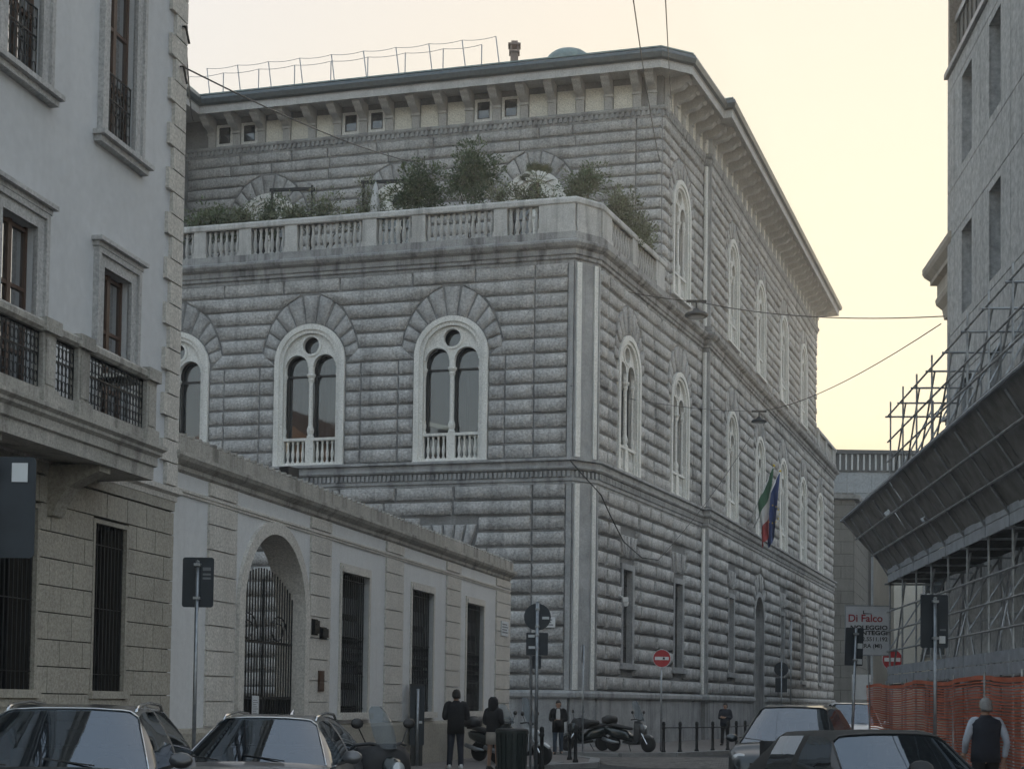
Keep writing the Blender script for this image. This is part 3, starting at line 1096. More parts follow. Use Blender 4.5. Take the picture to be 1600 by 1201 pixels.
# ------------------------------------------------------------------ grey plastered house on the left
house = thing('plastered_house', 'blue grey plastered house with tan quoins, stone balcony and ochre ashlar ground floor', 'building', (-5.48, 23.5, 0))
HT = 15.5
HL = 8.6
HWIN = []   # upper floors: (u0, u1, z0, z1)
for k in range(3):
    a = 1.62+2.65*k
    HWIN.append((a, a+.84, 5.27, 7.9))
    HWIN.append((a, a+.84, 9.8, 12.6))
GWIN = [(1.57+2.5*k, 2.51+2.5*k, 1.76, 4.18) for k in range(3)]
def holed_wall(mb, fr, u0, u1, z0, z1, rects, d=0., back=None):
    """flat wall with rectangular openings and their reveals"""
    us = sorted(set([u0, u1]+[r[0] for r in rects]+[r[1] for r in rects]))
    zs = sorted(set([z0, z1]+[r[2] for r in rects]+[r[3] for r in rects]))
    us = [u for u in us if u0-1e-6 <= u <= u1+1e-6]
    zs = [z for z in zs if z0-1e-6 <= z <= z1+1e-6]
    for a, b in zip(us, us[1:]):
        for c, e in zip(zs, zs[1:]):
            cu, cz = (a+b)/2, (c+e)/2
            if any(r[0] < cu < r[1] and r[2] < cz < r[3] for r in rects):
                continue
            mb.add([fr(a, d, c), fr(b, d, c), fr(b, d, e), fr(a, d, e)], [(0, 1, 2, 3)])
    if back:
        for r in rects:
            p = [(r[0], r[2]), (r[1], r[2]), (r[1], r[3]), (r[0], r[3])]
            for i in range(4):
                (a, c), (b, e) = p[i], p[(i+1) % 4]
                mb.add([fr(a, d, c), fr(b, d, e), fr(b, d-back, e), fr(a, d-back, c)], [(0, 1, 2, 3)])
mb = MB()
holed_wall(mb, fH, 0, HL, 4.9, HT, HWIN, 0, .17)
mb.add([fH(0, 0, 4.9), fH(0, -12, 4.9), fH(0, -12, HT), fH(0, 0, HT)], [(0, 1, 2, 3)])
mb.add([fH(0, 0, HT), fH(0, -12, HT), fH(HL, -12, HT), fH(HL, 0, HT)], [(0, 1, 2, 3)])
mb.add([fH(HL, 0, 0), fH(HL, -12, 0), fH(HL, -12, HT), fH(HL, 0, HT)], [(0, 1, 2, 3)])
obj('wall', mb, 'plaster', house)
mb = MB()
holed_wall(mb, fH, 0, HL, 0, 4.9, GWIN, -.02, .4)
obj('ground_floor_backing', mb, 'joint', house)
# ashlar blocks of the ground floor, running bond
far = MB()
CH = .365
rnd = random.Random(21)
for r in range(13):
    z0, z1 = 4.64-CH*(r+1), 4.64-CH*r
    if r == 12:
        z0 = .0
    off = .31 if r % 2 else 0
    u = .0
    cuts = [0]
    x = .33+off
    while x < HL:
        cuts.append(x)
        x += .62
    for a, b in zip(cuts, cuts[1:]):
        segs = [(a, b)]
        for g in GWIN:
            if z0 < g[3]+.02 and z1 > g[2]-.02:
                nxt = []
                for (p, q) in segs:
                    if q <= g[0]-.06 or p >= g[1]+.06:
                        nxt.append((p, q))
                    else:
                        if g[0]-.06-p > .06:
                            nxt.append((p, g[0]-.06))
                        if q-g[1]-.06 > .06:
                            nxt.append((g[1]+.06, q))
                segs = nxt
        for p, q in segs:
            one = MB() if p < 5.6 and z1 > 1.2 else far
            dd = .035+rnd.random()*.008
            fH.box(one, p+.006, q-.006, -.05, dd, z0+.008, z1-.008)
            if one is not far:
                obj('ashlar_block', one, 'base_block', house)
fH.box(far, .0, HL, -.05, .05, 4.66, 4.86)
stuff(obj('ashlar_courses', far, 'base_block', house))
mb = MB()
hp = [fH(HL, 0, 0), fH(0, 0, 0), fH(0, -.4, 0)]
sweep(mb, hp, [(0, 4.8), (.06, 4.82), (.06, 4.9), (.12, 4.94), (.12, 5.02), (0, 5.05)])
obj('floor_band', mb, 'quoin', house)
mb = MB()
sweep(mb, hp, [(0, HT-.7), (.2, HT-.6), (.3, HT-.3), (.55, HT-.2), (.55, HT+.05), (0, HT+.1)])
obj('roof_cornice', mb, 'quoin', house)
# quoins
z = 5.06
i = 0
while z < HT-.8:
    s = MB()
    w = .5 if i % 2 else .34
    fH.box(s, -.06, w, -.4, .06, z+.012, z+.36-.012)
    obj('quoin', s, 'quoin', house)
    z += .36
    i += 1
# windows
def moulded_frame(fr, a, b, z0, z1, w=.24, hood=True, sill=True):
    s = MB()
    def rect(x0, x1, y0, y1):
        return [(x0, y0), (x1, y0), (x1, y1), (x0, y1)]
    mp = lambda x, y, z: fr(x, y, z)
    s.plate(rect(a-w, b+w, z0, z1+w), [rect(a, b, z0+.01, z1)], -.02, .05, mp)
    s.plate(rect(a-w, b+w, z0, z1+w), [rect(a-w+.08, b+w-.08, z0+.01, z1+w-.08)], .05, .09, mp)
    if hood:
        fr.box(s, a-w-.03, b+w+.03, -.02, .1, z1+w, z1+w+.07)
        fr.box(s, a-w-.08, b+w+.08, -.02, .17, z1+w+.07, z1+w+.13)
    if sill:
        fr.box(s, a-w-.08, b+w+.08, -.02, .12, z0-.16, z0-.07)
        fr.box(s, a-w-.12, b+w+.12, -.02, .19, z0-.07, z0)
    return s
M['pale_frame'] = masonry('grey_window_surround', (.44, .435, .43), (.54, .53, .52), grain=4, bump=.2, bscale=25, bdist=.01, island=.05, streak=.6, sootamt=.4)
M['house_glass'] = glassy('bright_house_glass', (.02, .022, .025), .03, wave=.05, ior=3.4)
def iron_panel(mb, fr, a, b, d, z0, z1, step=.085, fancy=True):
    n = max(2, round((b-a)/step))
    for i in range(n+1):
        u = a+(b-a)*i/n
        mb.tube([fr(u, d, z0), fr(u, d, z1)], .009, 4)
        if fancy and i < n:
            c = u+(b-a)/n/2
            for zz in (.2, .5, .8):
                zc = z0+(z1-z0)*zz
                r = (b-a)/n*.42
                mb.tube([fr(c+r*math.cos(t), d, zc+r*1.8*math.sin(t)) for t in [2*PI*q/8 for q in range(9)]], .007, 4, False)
    for z in (z0, z1, z0+(z1-z0)*.62):
        mb.bar(fr(a, d, z), fr(b, d, z), .02, .02)
for (a, b, z0, z1) in HWIN:
    vis = a < 8
    o = asroot(obj('window', moulded_frame(fH, a, b, z0, z1, hood=(z0 < 8), sill=(z0 > 8)), 'pale_frame', house))
    s = MB()
    fH.box(s, a, b, -.16, -.14, z0, z1)
    p = obj('pane', s, 'house_glass', o)
    s = MB()
    m = (a+b)/2
    for x0, x1 in ((a, a+.05), (m-.045, m+.045), (b-.05, b)):
        fH.box(s, x0, x1, -.14, -.105, z0, z1)
    for zz in (z0, z0+.9, z0+1.75, z1-.08):
        fH.box(s, a+.05, m-.045, -.14, -.11, zz, zz+.05)
        fH.box(s, m+.045, b-.05, -.14, -.11, zz, zz+.05)
    obj('casement', s, 'brown_wood', o)
    if z0 > 8:
        s = MB()
        iron_panel(s, fH, a, b, -.05, z0+.05, z0+1.05, .1)
        obj('window_railing', s, 'iron', o)
for (a, b, z0, z1) in GWIN:
    s = MB()
    mp = lambda x, y, z: fH(x, y, z)
    s.plate([(a-.06, z0), (b+.06, z0), (b+.06, z1+.06), (a-.06, z1+.06)], [[(a, z0+.01), (b, z0+.01), (b, z1), (a, z1)]], -.05, .045, mp)
    fH.box(s, a-.1, b+.1, -.02, .1, z0-.1, z0)
    fH.box(s, a-.06, b+.06, -.02, .06, z0-.22, z0-.12)
    o = asroot(obj('barred_window', s, 'base_block', house))
    s = MB()
    fH.box(s, a, b, -.38, -.36, z0, z1)
    obj('pane', s, 'win_glass', o)
    s = MB()
    n = 9
    for i in range(n):
        u = a+(b-a)*(i+.5)/n
        s.tube([fH(u, -.02, z0), fH(u, -.02, z1)], .013, 5)
    for zz in (z0+.25, z0+1.2, z1-.3):
        s.bar(fH(a, -.02, zz), fH(b, -.02, zz), .03, .012)
    obj('window_bars', s, 'iron', o)
# balcony
BA, BB = 2.42, 8.4
bal_path = [fH(BB, .9, 0), fH(BA, .9, 0), fH(BA, .02, 0)]
mb = MB()
sweep(mb, bal_path, [(-.9, 4.86), (-.1, 4.78), (-.02, 4.78), (-.02, 4.96), (.02, 4.98), (.02, 5.1), (.07, 5.14), (.07, 5.18), (.12, 5.22), (.12, 5.27), (0, 5.3), (-.9, 5.3)])
balcony = asroot(obj('balcony', mb, 'cornice_tan', house))
mb = MB()
sweep(mb, bal_path, [(-.14, 5.3), (-.02, 5.3), (-.02, 5.46), (-.14, 5.46)])
obj('balcony_plinth', mb, 'cornice_tan', balcony)
mb = MB()
sweep(mb, bal_path, [(-.18, 6.16), (.0, 6.16), (.04, 6.2), (.04, 6.27), (0, 6.31), (-.2, 6.31), (-.22, 6.25)])
obj('balcony_rail', mb, 'cornice_tan', balcony)
posts = [(BA+.02, .3), (4.35, .3), (5.2, .3), (7.95, .3)]
for a, w in posts:
    s = MB()
    fH.box(s, a, a+w, .76, .9, 5.46, 6.16)
    fH.box(s, a+.05, a+w-.05, .9, .915, 5.53, 6.08)
    fH.box(s, a-.03, a+w+.03, .74, .94, 5.3, 5.48)
    fH.box(s, a-.04, a+w+.04, .72, .96, 6.17, 6.34)
    obj('balcony_post', s, 'cornice_tan', balcony)
for (a, w), (b, _) in zip(posts, posts[1:]):
    s = MB()
    iron_panel(s, fH, a+w, b, .83, 5.47, 6.15, .09)
    obj('iron_grille', s, 'iron', balcony)
s = MB()
for i in range(9):
    pass
for a in (3.55, 6.2):
    s = MB()
    prof_ = [(.0, 4.1), (.12, 4.12), (.2, 4.3), (.34, 4.5), (.6, 4.62), (.8, 4.7), (.8, 4.8), (0, 4.8)]
    k = len(prof_)
    vs_ = [fH(a, d, z) for d, z in prof_]+[fH(a+.3, d, z) for d, z in prof_]
    s.add(vs_, [tuple(range(k)), tuple(reversed(range(k, 2*k)))]+[(i, (i+1) % k, k+(i+1) % k, k+i) for i in range(k)])
    obj('balcony_bracket', s, 'base_block', house)

# ------------------------------------------------------------------ low courtyard wall with arch
cwall = thing('courtyard_wall', 'low plastered courtyard wall with tan pilasters, arched gateway and barred windows', 'wall', (-5.49, 23.83, 0))
M['wall_plaster'] = masonry('pale_blue_grey_plaster', (.64, .64, .64), (.71, .71, .705), grain=1.4, bump=.2, bscale=30, bdist=.01, island=0, streak=.5, sootamt=.35, soot=(.42, .41, .4), fine=(.93, 1.06))
LWW = 21.9
aw = Win(4.02, 1.42, .0, 4.78, 'gate')
crect = [(7.55, 9.25, 1.4, 4.42), (12.35, 14.1, 1.4, 4.42), (17.2, 18.95, 1.4, 4.42)]
mb = MB()
class _A: pass
holed_wall(mb, fW, 6.0, LWW, 0, 5.6, crect, 0, .26)
w_ = Win(4.02, 1.5, 0, 4.86, 'gate')
wall_sheet(mb, fW, -.3, 6.0, 0, 5.6, [w_])
mb.add([fW(LWW, 0, 0), fW(LWW, -.55, 0), fW(LWW, -.55, 5.6), fW(LWW, 0, 5.6)], [(0, 1, 2, 3)])
holed_wall(mb, fW, 6.0, LWW, 0, 5.6, [], -.56)
wall_sheet(mb, fW, -.3, 6.0, 0, 5.6, [w_], -.56)
obj('wall', mb, 'wall_plaster', cwall)
cpath = [fW(-.3, 0, 0), fW(LWW, 0, 0), fW(LWW, -.55, 0)]
mb = MB()
sweep(mb, cpath, [(0, 5.36), (.05, 5.4), (.05, 5.47), (.16, 5.54), (.2, 5.6), (.2, 5.66), (.1, 5.68), (.1, 5.93), (-.3, 5.95), (-.3, 5.5)])
obj('cornice', mb, 'cornice_tan', cwall)
# curved roof tiles showing along the coping
mb = MB()
for i in range(80):
    u = .1+i*.275
    mb.tube([fW(u, .1, 5.955), fW(u, -.3, 5.985)], [.045, .045], 6)
stuff(obj('coping_tiles', mb, 'cornice_tan', cwall))
mb = MB()
sweep(mb, cpath, [(0, 5.0), (.03, 5.0), (.03, 5.035), (.05, 5.05), (.05, 5.09), (0, 5.11)])
obj('frieze_moulding', mb, 'quoin', cwall)
mb = MB()
sweep(mb, [fW(5.75, 0, 0), fW(LWW, 0, 0), fW(LWW, -.5, 0)], [(0, 0), (.06, 0), (.06, 1.1), (.03, 1.16), (0, 1.18)])
sweep(mb, [fW(-.3, 0, 0), fW(2.4, 0, 0)], [(0, 0), (.06, 0), (.06, 1.1), (.03, 1.16), (0, 1.18)])
obj('plinth', mb, 'base_block', cwall)
for a, b in ((1.15, 2.25), (5.75, 6.85), (10.35, 11.6), (15.2, 16.5), (20.3, LWW+.04)):
    z = 1.2
    i = 0
    while z < 5.3:
        z1 = min(z+.43, 5.36)
        if z < 5.0 < z1:
            z1 = 4.99
        s = MB()
        fW.box(s, a, b, -.02, .045, z+.012, z1-.012)
        obj('pilaster_block', s, 'quoin', cwall)
        z = z1 if z1 != 4.99 else 5.12
        i += 1
# archway surround (deep stone band) and gate
s = MB()
mp = lambda x, y, z: fW(x+4.02, y, z)
s.plate(arch_pts(1.66, 3.36, 0, 22), [list(reversed(arch_pts(1.42, 3.36, .01, 22)))], -.57, .07, mp)
obj('arch_surround', s, 'quoin', cwall)
gate = asroot(obj('gate', MB().plate([(-1.4, .05), (1.4, .05), (1.4, .3), (-1.4, .3)], [], -.24, -.18, mp), 'iron', cwall))
s = MB()
n = 22
for i in range(n+1):
    x = -1.38+2.76*i/n
    zt = 3.4+.45*math.cos(x/1.4*PI/2)
    zmax = 3.36+math.sqrt(max(0, 1.42**2-x*x))
    s.tube([mp(x, -.21, .1), mp(x, -.21, min(zt+.3, zmax-.05))], .016, 5)
obj('gate_bars', s, 'iron', gate)
s = MB()
for lf in (-1, 1):
    x0, x1 = (-1.38, -.04) if lf < 0 else (.04, 1.38)
    s.plate([(x0, .1), (x1, .1), (x1, 1.7), (x0, 1.7)], [], -.235, -.225, mp)
    for z in (.12, 1.7, 2.75):
        s.bar(mp(x0, -.21, z), mp(x1, -.21, z), .05, .05)
    cx = (x0+x1)/2
    for k in range(6):
        a0 = k*1.1
        s.tube([mp(cx+.42*math.cos(t)*(1-t/14), -.21, 3.0+.3*math.sin(t)*(1-t/14)+(k-2.5)*.0) for t in [a0+q*.5 for q in range(8)]], .014, 4, False)
s.tube([mp(.0, -.21, .1), mp(.0, -.21, 3.95)], .03, 6)
obj('gate_leaf', s, 'iron', gate)
# notices fixed on the gate
M['paper'] = plain('paper_notice', (.62, .64, .66), .8, var=.06, scale=30)
M['print'] = plain('grey_print', (.18, .19, .2), .8)
def notice(u, d, z, w, h, label, lines):
    s = MB()
    fW.box(s, u-w/2, u+w/2, d, d+.006, z, z+h)
    o = asroot(obj('paper_notice', s, 'paper'))
    tag(o, label, 'notice', 'notices on the gateway')
    s = MB()
    for i in range(lines):
        zz = z+h*(.12+.76*i/lines)
        fW.box(s, u-w*.36, u+w*(.34-.12*(i % 3)), d+.006, d+.009, zz, zz+h*.028)
    obj('printed_lines', s, 'print', o)
notice(2.8, -.16, 1.42, .24, .68, 'tall white paper notice at the left jamb of the courtyard gate', 12)
notice(3.62, -.16, 1.32, .3, .42, 'small white paper notice hung on the bars of the courtyard gate', 8)
# pilaster boxes
for u, z, w, h, lab in ((5.95, 2.98, .3, .32, 'small dark metal entry panel beside the courtyard arch'), (6.42, 2.92, .36, .24, 'small dark tilted letter box right of the entry panel on the courtyard wall'), (6.35, 1.85, .3, .42, 'brown metal plate low on the pilaster right of the courtyard arch')):
    s = MB()
    fW.box(s, u-w/2, u+w/2, .04, .07, z, z+h)
    fW.box(s, u-w/2+.03, u+w/2-.03, .07, .12 if z > 2 else .08, z+.03, z+h-.03)
    if z > 2:
        fW.box(s, u-w/4, u+w/4, .12, .13, z+h*.6, z+h*.7)
    tag(obj('wall_box', s, 'iron' if z > 2 else 'brown_wood'), lab, 'wall box', 'boxes on the courtyard wall')
M['shutter_grey'] = plain('grey_shutter', (.13, .14, .15), .6)
# windows with folding grilles
for k, (a, b, z0, z1) in enumerate(crect):
    s = MB()
    mp2 = lambda x, y, z: fW(x, y, z)
    s.plate([(a-.1, z0), (b+.1, z0), (b+.1, z1+.16), (a-.1, z1+.16)], [[(a, z0+.01), (b, z0+.01), (b, z1), (a, z1)]], -.24, .03, mp2)
    fW.box(s, a-.02, b+.02, -.2, .06, z1-.02, z1+.1)
    fW.box(s, a-.12, b+.12, -.05, .13, z0-.14, z0)
    o = asroot(obj('window', s, 'quoin', cwall))
    s = MB()
    fW.box(s, a, b, -.25, -.24, z0, z1)
    obj('pane', s, 'win_glass', o)
    s = MB()
    n = 13
    for i in range(n):
        u = a+(b-a)*(i+.5)/n
        s.tube([fW(u, -.1, z0), fW(u, -.1, z1)], .016, 5)
        if i < n-1:
            c = u+(b-a)/n/2
            for zz in (2.35, 2.62, 2.9):
                r = (b-a)/n*.45
                s.tube([fW(c+r*math.cos(t), -.09, zz+r*1.7*math.sin(t)) for t in [2*PI*q/8 for q in range(9)]], .009, 4, False)
    for zz in (z0+.1, 2.2, 3.05, z1-.15):
        s.bar(fW(a, -.1, zz), fW(b, -.1, zz), .03, .015)
    obj('window_grille', s, 'iron', o)
    s = MB()
    for i in range(5):
        fW.box(s, a+.02, b-.02, -.225-.005*(i % 2), -.21, z0+.15+i*.5, z0+.5+i*.5)
    obj('shutter', s, 'shutter_grey', o)
# street name plate on the end pilaster
s = MB()
fW.box(s, 20.75, 21.6, .05, .075, 3.66, 4.1)
o = asroot(obj('street_plate', s, 'paper'))
tag(o, 'white rectangular street plate on the end pilaster of the courtyard wall', 'plate')
s = MB()
for i, zz in enumerate((3.75, 3.83, 3.91, 3.99)):
    fW.box(s, 20.85, 21.5-.1*(i % 2), .075, .078, zz, zz+.035)
obj('printed_lines', s, 'print', o)
# ------------------------------------------------------------------ concrete office block on the right
office = thing('office_block', 'grey concrete slab office block with narrow deep-set windows behind the scaffolding', 'building', fR(11.5, -1.3, 0))
fO = Fr(fR(0, -1.3, 0)[:2], fR.d, fR.n)
OT = 22.0
OS = 2.2
OWIN = []
for k in range(0, 3):
    for z0, h in ((13.6, 1.95), (10.27, 1.85), (6.95, 1.85), (17.2, 1.9)):
        u = 6.57+2.47*(k-1)+2.47
        if u+.95 < 11.0:
            OWIN.append((u, u+.95, z0, z0+h))
mb = MB()
holed_wall(mb, fO, OS, 11.5, 0, 16.12, [w for w in OWIN if w[2] < 16], 0, .38)
mb.add([fO(11.5, 0, 0), fO(11.5, -10, 0), fO(11.5, -10, OT), fO(11.5, 0, OT)], [(0, 1, 2, 3)])
mb.add([fO(OS, 0, OT), fO(11.5, 0, OT), fO(11.5, -10, OT), fO(OS, -10, OT)], [(0, 1, 2, 3)])
mb.add([fO(OS, 0, 0), fO(OS, -10, 0), fO(OS, -10, OT), fO(OS, 0, OT)], [(0, 1, 2, 3)])
obj('wall', mb, 'concrete', office)
mb = MB()
fO.box(mb, 11.3, 11.5, -.3, .003, 16.1, OT)
M['panel_edge'] = masonry('tan_edge_stone', (.30, .26, .22), (.42, .37, .32), island=0, grain=3)
obj('corner_edge', mb, 'panel_edge', office)
# facing slabs between the windows: proud panels with open joints
ub = [OS]+[6.57+2.47*k-.76 for k in range(-9, 3)]+[11.46]
ub = sorted(set(round(u, 3) for u in ub if OS <= u <= 11.46))
zb = [5.2, 6.75, 8.95, 10.07, 12.3, 13.4, 15.72, 16.1]
slabrest = MB()
for a, b in zip(ub, ub[1:]):
    for c, e in zip(zb, zb[1:]):
        rects = [(max(a, w[0]-.0), min(b, w[1]+.0), max(c, w[2]), min(e, w[3])) for w in OWIN if w[0] < b and w[1] > a and w[2] < e and w[3] > c]
        one = MB() if a > 1 else slabrest
        g = .012
        if not rects:
            fO.box(one, a+g, b-g, -.02, .025, c+g, e-g)
        else:
            x0, x1, y0, y1 = rects[0]
            fO.box(one, a+g, x0, -.02, .025, c+g, e-g)
            fO.box(one, x1, b-g, -.02, .025, c+g, e-g)
            if y1 < e-.05:
                fO.box(one, x0, x1, -.02, .025, y1, e-g)
            if y0 > c+.05:
                fO.box(one, x0, x1, -.02, .025, c+g, y0)
        if one is not slabrest:
            obj('facing_slab', one, 'concrete', office)
stuff(obj('facing_slabs', slabrest, 'concrete', office))
M['blue_glass'] = glassy('pale_blue_window_glass', (.16, .2, .26), .06, wave=.05)
M['grey_frame'] = plain('grey_window_frame', (.1, .1, .1), .5)
for (a, b, z0, z1) in OWIN:
    if z0 > 16 or a < 0:
        if z0 > 16:
            continue
    s = MB()
    mp3 = lambda x, y, z: fO(x, y, z)
    s.plate([(a, z0), (b, z0), (b, z1), (a, z1)], [[(a+.06, z0+.06), (b-.06, z0+.06), (b-.06, z1-.06), (a+.06, z1-.06)]], -.36, -.28, mp3)
    o = asroot(obj('window', s, 'grey_frame', office))
    s = MB()
    fO.box(s, a+.03, b-.03, -.34, -.32, z0+.03, z1-.03)
    obj('pane', s, 'blue_glass', o)
mb = MB()
fO.box(mb, OS, 11.5, -.4, .1, 16.12, 16.24)
fO.box(mb, OS, 11.3, -.4, -.1, 17.35, 17.5)
obj('roof_ledge', mb, 'grey_metal', office)
mb = MB()
for i in range(44):
    u = 11.25-i*.205
    fO.box(mb, u-.17, u, -.35, -.14-.03*(i % 2), 16.25, 17.34)
M['ribbed'] = plain('dark_ribbed_cladding', (.12, .118, .108), .6, var=.2)
stuff(obj('ribbed_cladding', mb, 'ribbed', office))
mb = MB()
fO.box(mb, OS, 11.25, -.5, -.3, 17.5, OT)
obj('attic', mb, 'grey_frame', office)

# older corniced house farther along the right side
old = thing('corniced_house', 'tan house with a projecting moulded cornice farther along behind the concrete block', 'building', fR(20, -1.2, 0))
fD = Fr(fR(0, -1.72, 0)[:2], fR.d, fR.n)
M['old_plaster'] = masonry('tan_plaster', (.40, .36, .30), (.52, .47, .40), grain=2, island=0, bump=.15, streak=.6, sootamt=.4, fine=(.93, 1.06))
DWIN = [(12.2, 13.0, z, z+1.9) for z in (2.4, 5.6, 8.6)]
mb = MB()
holed_wall(mb, fD, 11.53, 13.6, 0, 12.2, DWIN, 0, .3)
mb.add([fD(11.53, 0, 0), fD(11.53, -9, 0), fD(11.53, -9, 12.2), fD(11.53, 0, 12.2)], [(0, 1, 2, 3)])
mb.add([fD(13.6, 0, 0), fD(13.6, -9, 0), fD(13.6, -9, 12.2), fD(13.6, 0, 12.2)], [(0, 1, 2, 3)])
obj('wall', mb, 'old_plaster', old)
_e0, _e1 = fD(13.6, -.01, 0), (26.2, 82.0)  # unseen street front, added and sized to darken the palazzo's lower right face
fD2 = Fr(_e0[:2], (_e1[0]-_e0[0], _e1[1]-_e0[1]), (-(_e1[1]-_e0[1]), _e1[0]-_e0[0]))
mb = MB()
holed_wall(mb, fD2, 0, 49, 0, 9.5, [(2+3.4*k, 3.1+3.4*k, z, z+1.9) for k in range(13) for z in (2.4, 5.6)], 0, .25)
mb.add([fD2(49, 0, 0), fD2(49, -8, 0), fD2(49, -8, 9.5), fD2(49, 0, 9.5)], [(0, 1, 2, 3)])
obj('unseen_front', mb, 'old_plaster', old)
mb = MB()
holed_wall(mb, fD2, 0, 49, 0, 9.5, [], -.25)
obj('unseen_front_panes', mb, 'win_glass', old)
mb = MB()
dpath = [fD(13.6, -6, 0), fD(13.6, 0, 0), fD(11.53, 0, 0), fD(11.53, -.3, 0)]
sweep(mb, dpath, [(0, 11.1), (.06, 11.1), (.1, 11.35), (.22, 11.5), (.24, 11.62), (.2, 11.7), (.2, 11.98), (.34, 12.02), (.34, 12.12), (.46, 12.25), (.5, 12.34), (.5, 12.46), (-.3, 12.5)])
obj('cornice', mb, 'old_plaster', old)
mb = MB()
sweep(mb, dpath, [(0, 4.9), (.08, 4.9), (.12, 5.0), (.12, 5.1), (0, 5.15)])
obj('floor_band', mb, 'old_plaster', old)
for (a, b, z0, z1) in DWIN:
    o = asroot(obj('window', moulded_frame(fD, a, b, z0, z1, w=.16, hood=False), 'pale_frame', old))
    s = MB()
    fD.box(s, a, b, -.28, -.26, z0, z1)
    obj('pane', s, 'win_glass', o)
mb = MB()
c = fD(11.75, .1, 0)
mb.tube([(c[0], c[1], 0), (c[0], c[1], 11.1)], .06, 8)
obj('downpipe', mb, 'chimney', old)

# ------------------------------------------------------------------ far end of the street
farh = thing('far_stone_building', 'dark brown grey stone block building closing the far end of the street', 'building', (29, 116, 0))
fF = Fr((21.0, 116.5), (1, -.02), (-.02, -1))
fF2 = Fr((27.0, 116.38), (.3, .954), (.954, -.3))
mb = MB()
fwin = [(1.0, 2.6, 2.0, 5.0)]
wall = MB()
holed_wall(wall, fF, -6, 6.0, 0, 18.3, [], 0)
holed_wall(wall, fF2, 0, 30, 0, 18.3, [], 0)
wall.add([fF(-6, 0, 18.3), fF(6, 0, 18.3), fF2(30, 0, 18.3), fF(-6, -30, 18.3)], [(0, 1, 2, 3)])
obj('wall', wall, 'joint', farh)
rnd = random.Random(4)
for fr, u0, u1 in ((fF, 1.0, 6.0), (fF2, 0, 16)):
    z = 0
    r = 0
    while z < 18:
        h = .98
        u = u0-(.9 if r % 2 else 0)
        while u < u1:
            a, b = max(u, u0), min(u+2.0, u1)
            if b-a > .1:
                s = MB()
                fr.box(s, a+.02, b-.02, -.05, .06+.01*rnd.random(), z+.02, z+h-.02)
                obj('stone_block', s, 'stone_brown', farh)
            u += 2.0
        z += h
        r += 1
mb = MB()
sweep(mb, [fF(-6, 0, 0), fF(6, 0, 0), fF2(30, 0, 0)], [(0, 18.0), (.4, 18.1), (.5, 18.4), (-.2, 18.5)])
obj('cornice', mb, 'smooth_stone', farh)
mb = MB()
for i in range(24):
    p = fF(-5.5+i*.5, .1, 0)
    mb.tube([(p[0], p[1], 18.4), (p[0], p[1], 19.4)], .03, 5)
mb.bar(fF(-5.6, .1, 19.4), fF(6.0, .1, 19.4), .08, .06)
obj('terrace_railing', mb, 'grey_metal', farh)

pale = thing('pale_far_building', 'pale grey slab building with ribbed cornice rising beyond the street end', 'building', (33, 136, 0))
fP = Fr((22, 136), (1, .0), (0, -1))
M['far_pale'] = masonry('pale_far_stone', (.30, .32, .34), (.40, .42, .44), grain=1.5, island=.3, bump=.1, streak=.4, sootamt=.3)
PWIN = [(7.6+5.3*k, 10.4+5.3*k, z, z+2.0) for k in range(4) for z in (19.0, 15.2)]
mb = MB()
holed_wall(mb, fP, -4, 34, 0, 23.4, PWIN, 0, .4)
mb.add([fP(-4, 0, 23.4), fP(34, 0, 23.4), fP(34, -14, 23.4), fP(-4, -14, 23.4)], [(0, 1, 2, 3)])
obj('wall', mb, 'far_pale', pale)
for (a, b, z0, z1) in PWIN:
    s = MB()
    fP.box(s, a, b, -.35, -.3, z0, z1)
    o = asroot(obj('window', s, 'blue_glass', pale))
    s = MB()
    fP.box(s, a-.2, b+.2, -.1, .15, z0-.3, z0)
    fP.box(s, a, b, -.25, .02, z0+1.2, z1)
    obj('window_blind', s, 'far_pale', o)
rows = [(10.4, 17.2, 13), (0, 0, 0)]
for zz0, zz1 in ((21.4, 23.3), (17.4, 18.5)):
    for i in range(14):
        a = 2+i*2.3
        s = MB()
        fP.box(s, a+.03, a+2.27, -.05, .05, zz0+.04, zz1-.04)
        obj('facing_slab', s, 'far_pale', pale)
mb = MB()
for i in range(60):
    a = 1+i*.55
    fP.box(mb, a, a+.14, .1, .3, 23.55, 25.0)
M['rib_white'] = plain('pale_cornice_rib', (.55, .56, .56), .7)
stuff(obj('cornice_ribs', mb, 'rib_white', pale))
mb = MB()
fP.box(mb, -4, 34, -12, .1, 23.4, 25.05)
fP.box(mb, -4, 34, -12, .45, 25.05, 25.4)
obj('cornice', mb, 'grey_frame', pale)
# sunlit facade glimpsed through the scaffold
glim = thing('cream_far_house', 'bright cream house front glimpsed through the far scaffold poles', 'building', (30, 84, 0))
fG = Fr((21.8, 82), (.99, -.1), (-.1, -.99))
mb = MB()
GW2 = [(1.2+2.4*k, 2.3+2.4*k, z, z+1.9) for k in range(5) for z in (1.2, 4.6, 8.0)]
holed_wall(mb, fG, -.5, 14, 0, 12, GW2, 0, .3)
mb.add([fG(-.5, 0, 0), fG(-.5, -8, 0), fG(-.5, -8, 12), fG(-.5, 0, 12)], [(0, 1, 2, 3)])
M['cream_plaster'] = masonry('cream_plaster', (.66, .62, .54), (.78, .74, .66), grain=2, island=0, bump=.1, streak=.3, sootamt=.3, soot=(.4, .38, .33), fine=(.95, 1.05))
obj('wall', mb, 'cream_plaster', glim)
for (a, b, z0, z1) in GW2:
    o = asroot(obj('window', moulded_frame(fG, a, b, z0, z1, w=.14, hood=False), 'pale_frame', glim))
    s = MB()
    fG.box(s, a, b, -.28, -.26, z0, z1)
    obj('pane', s, 'win_glass', o)

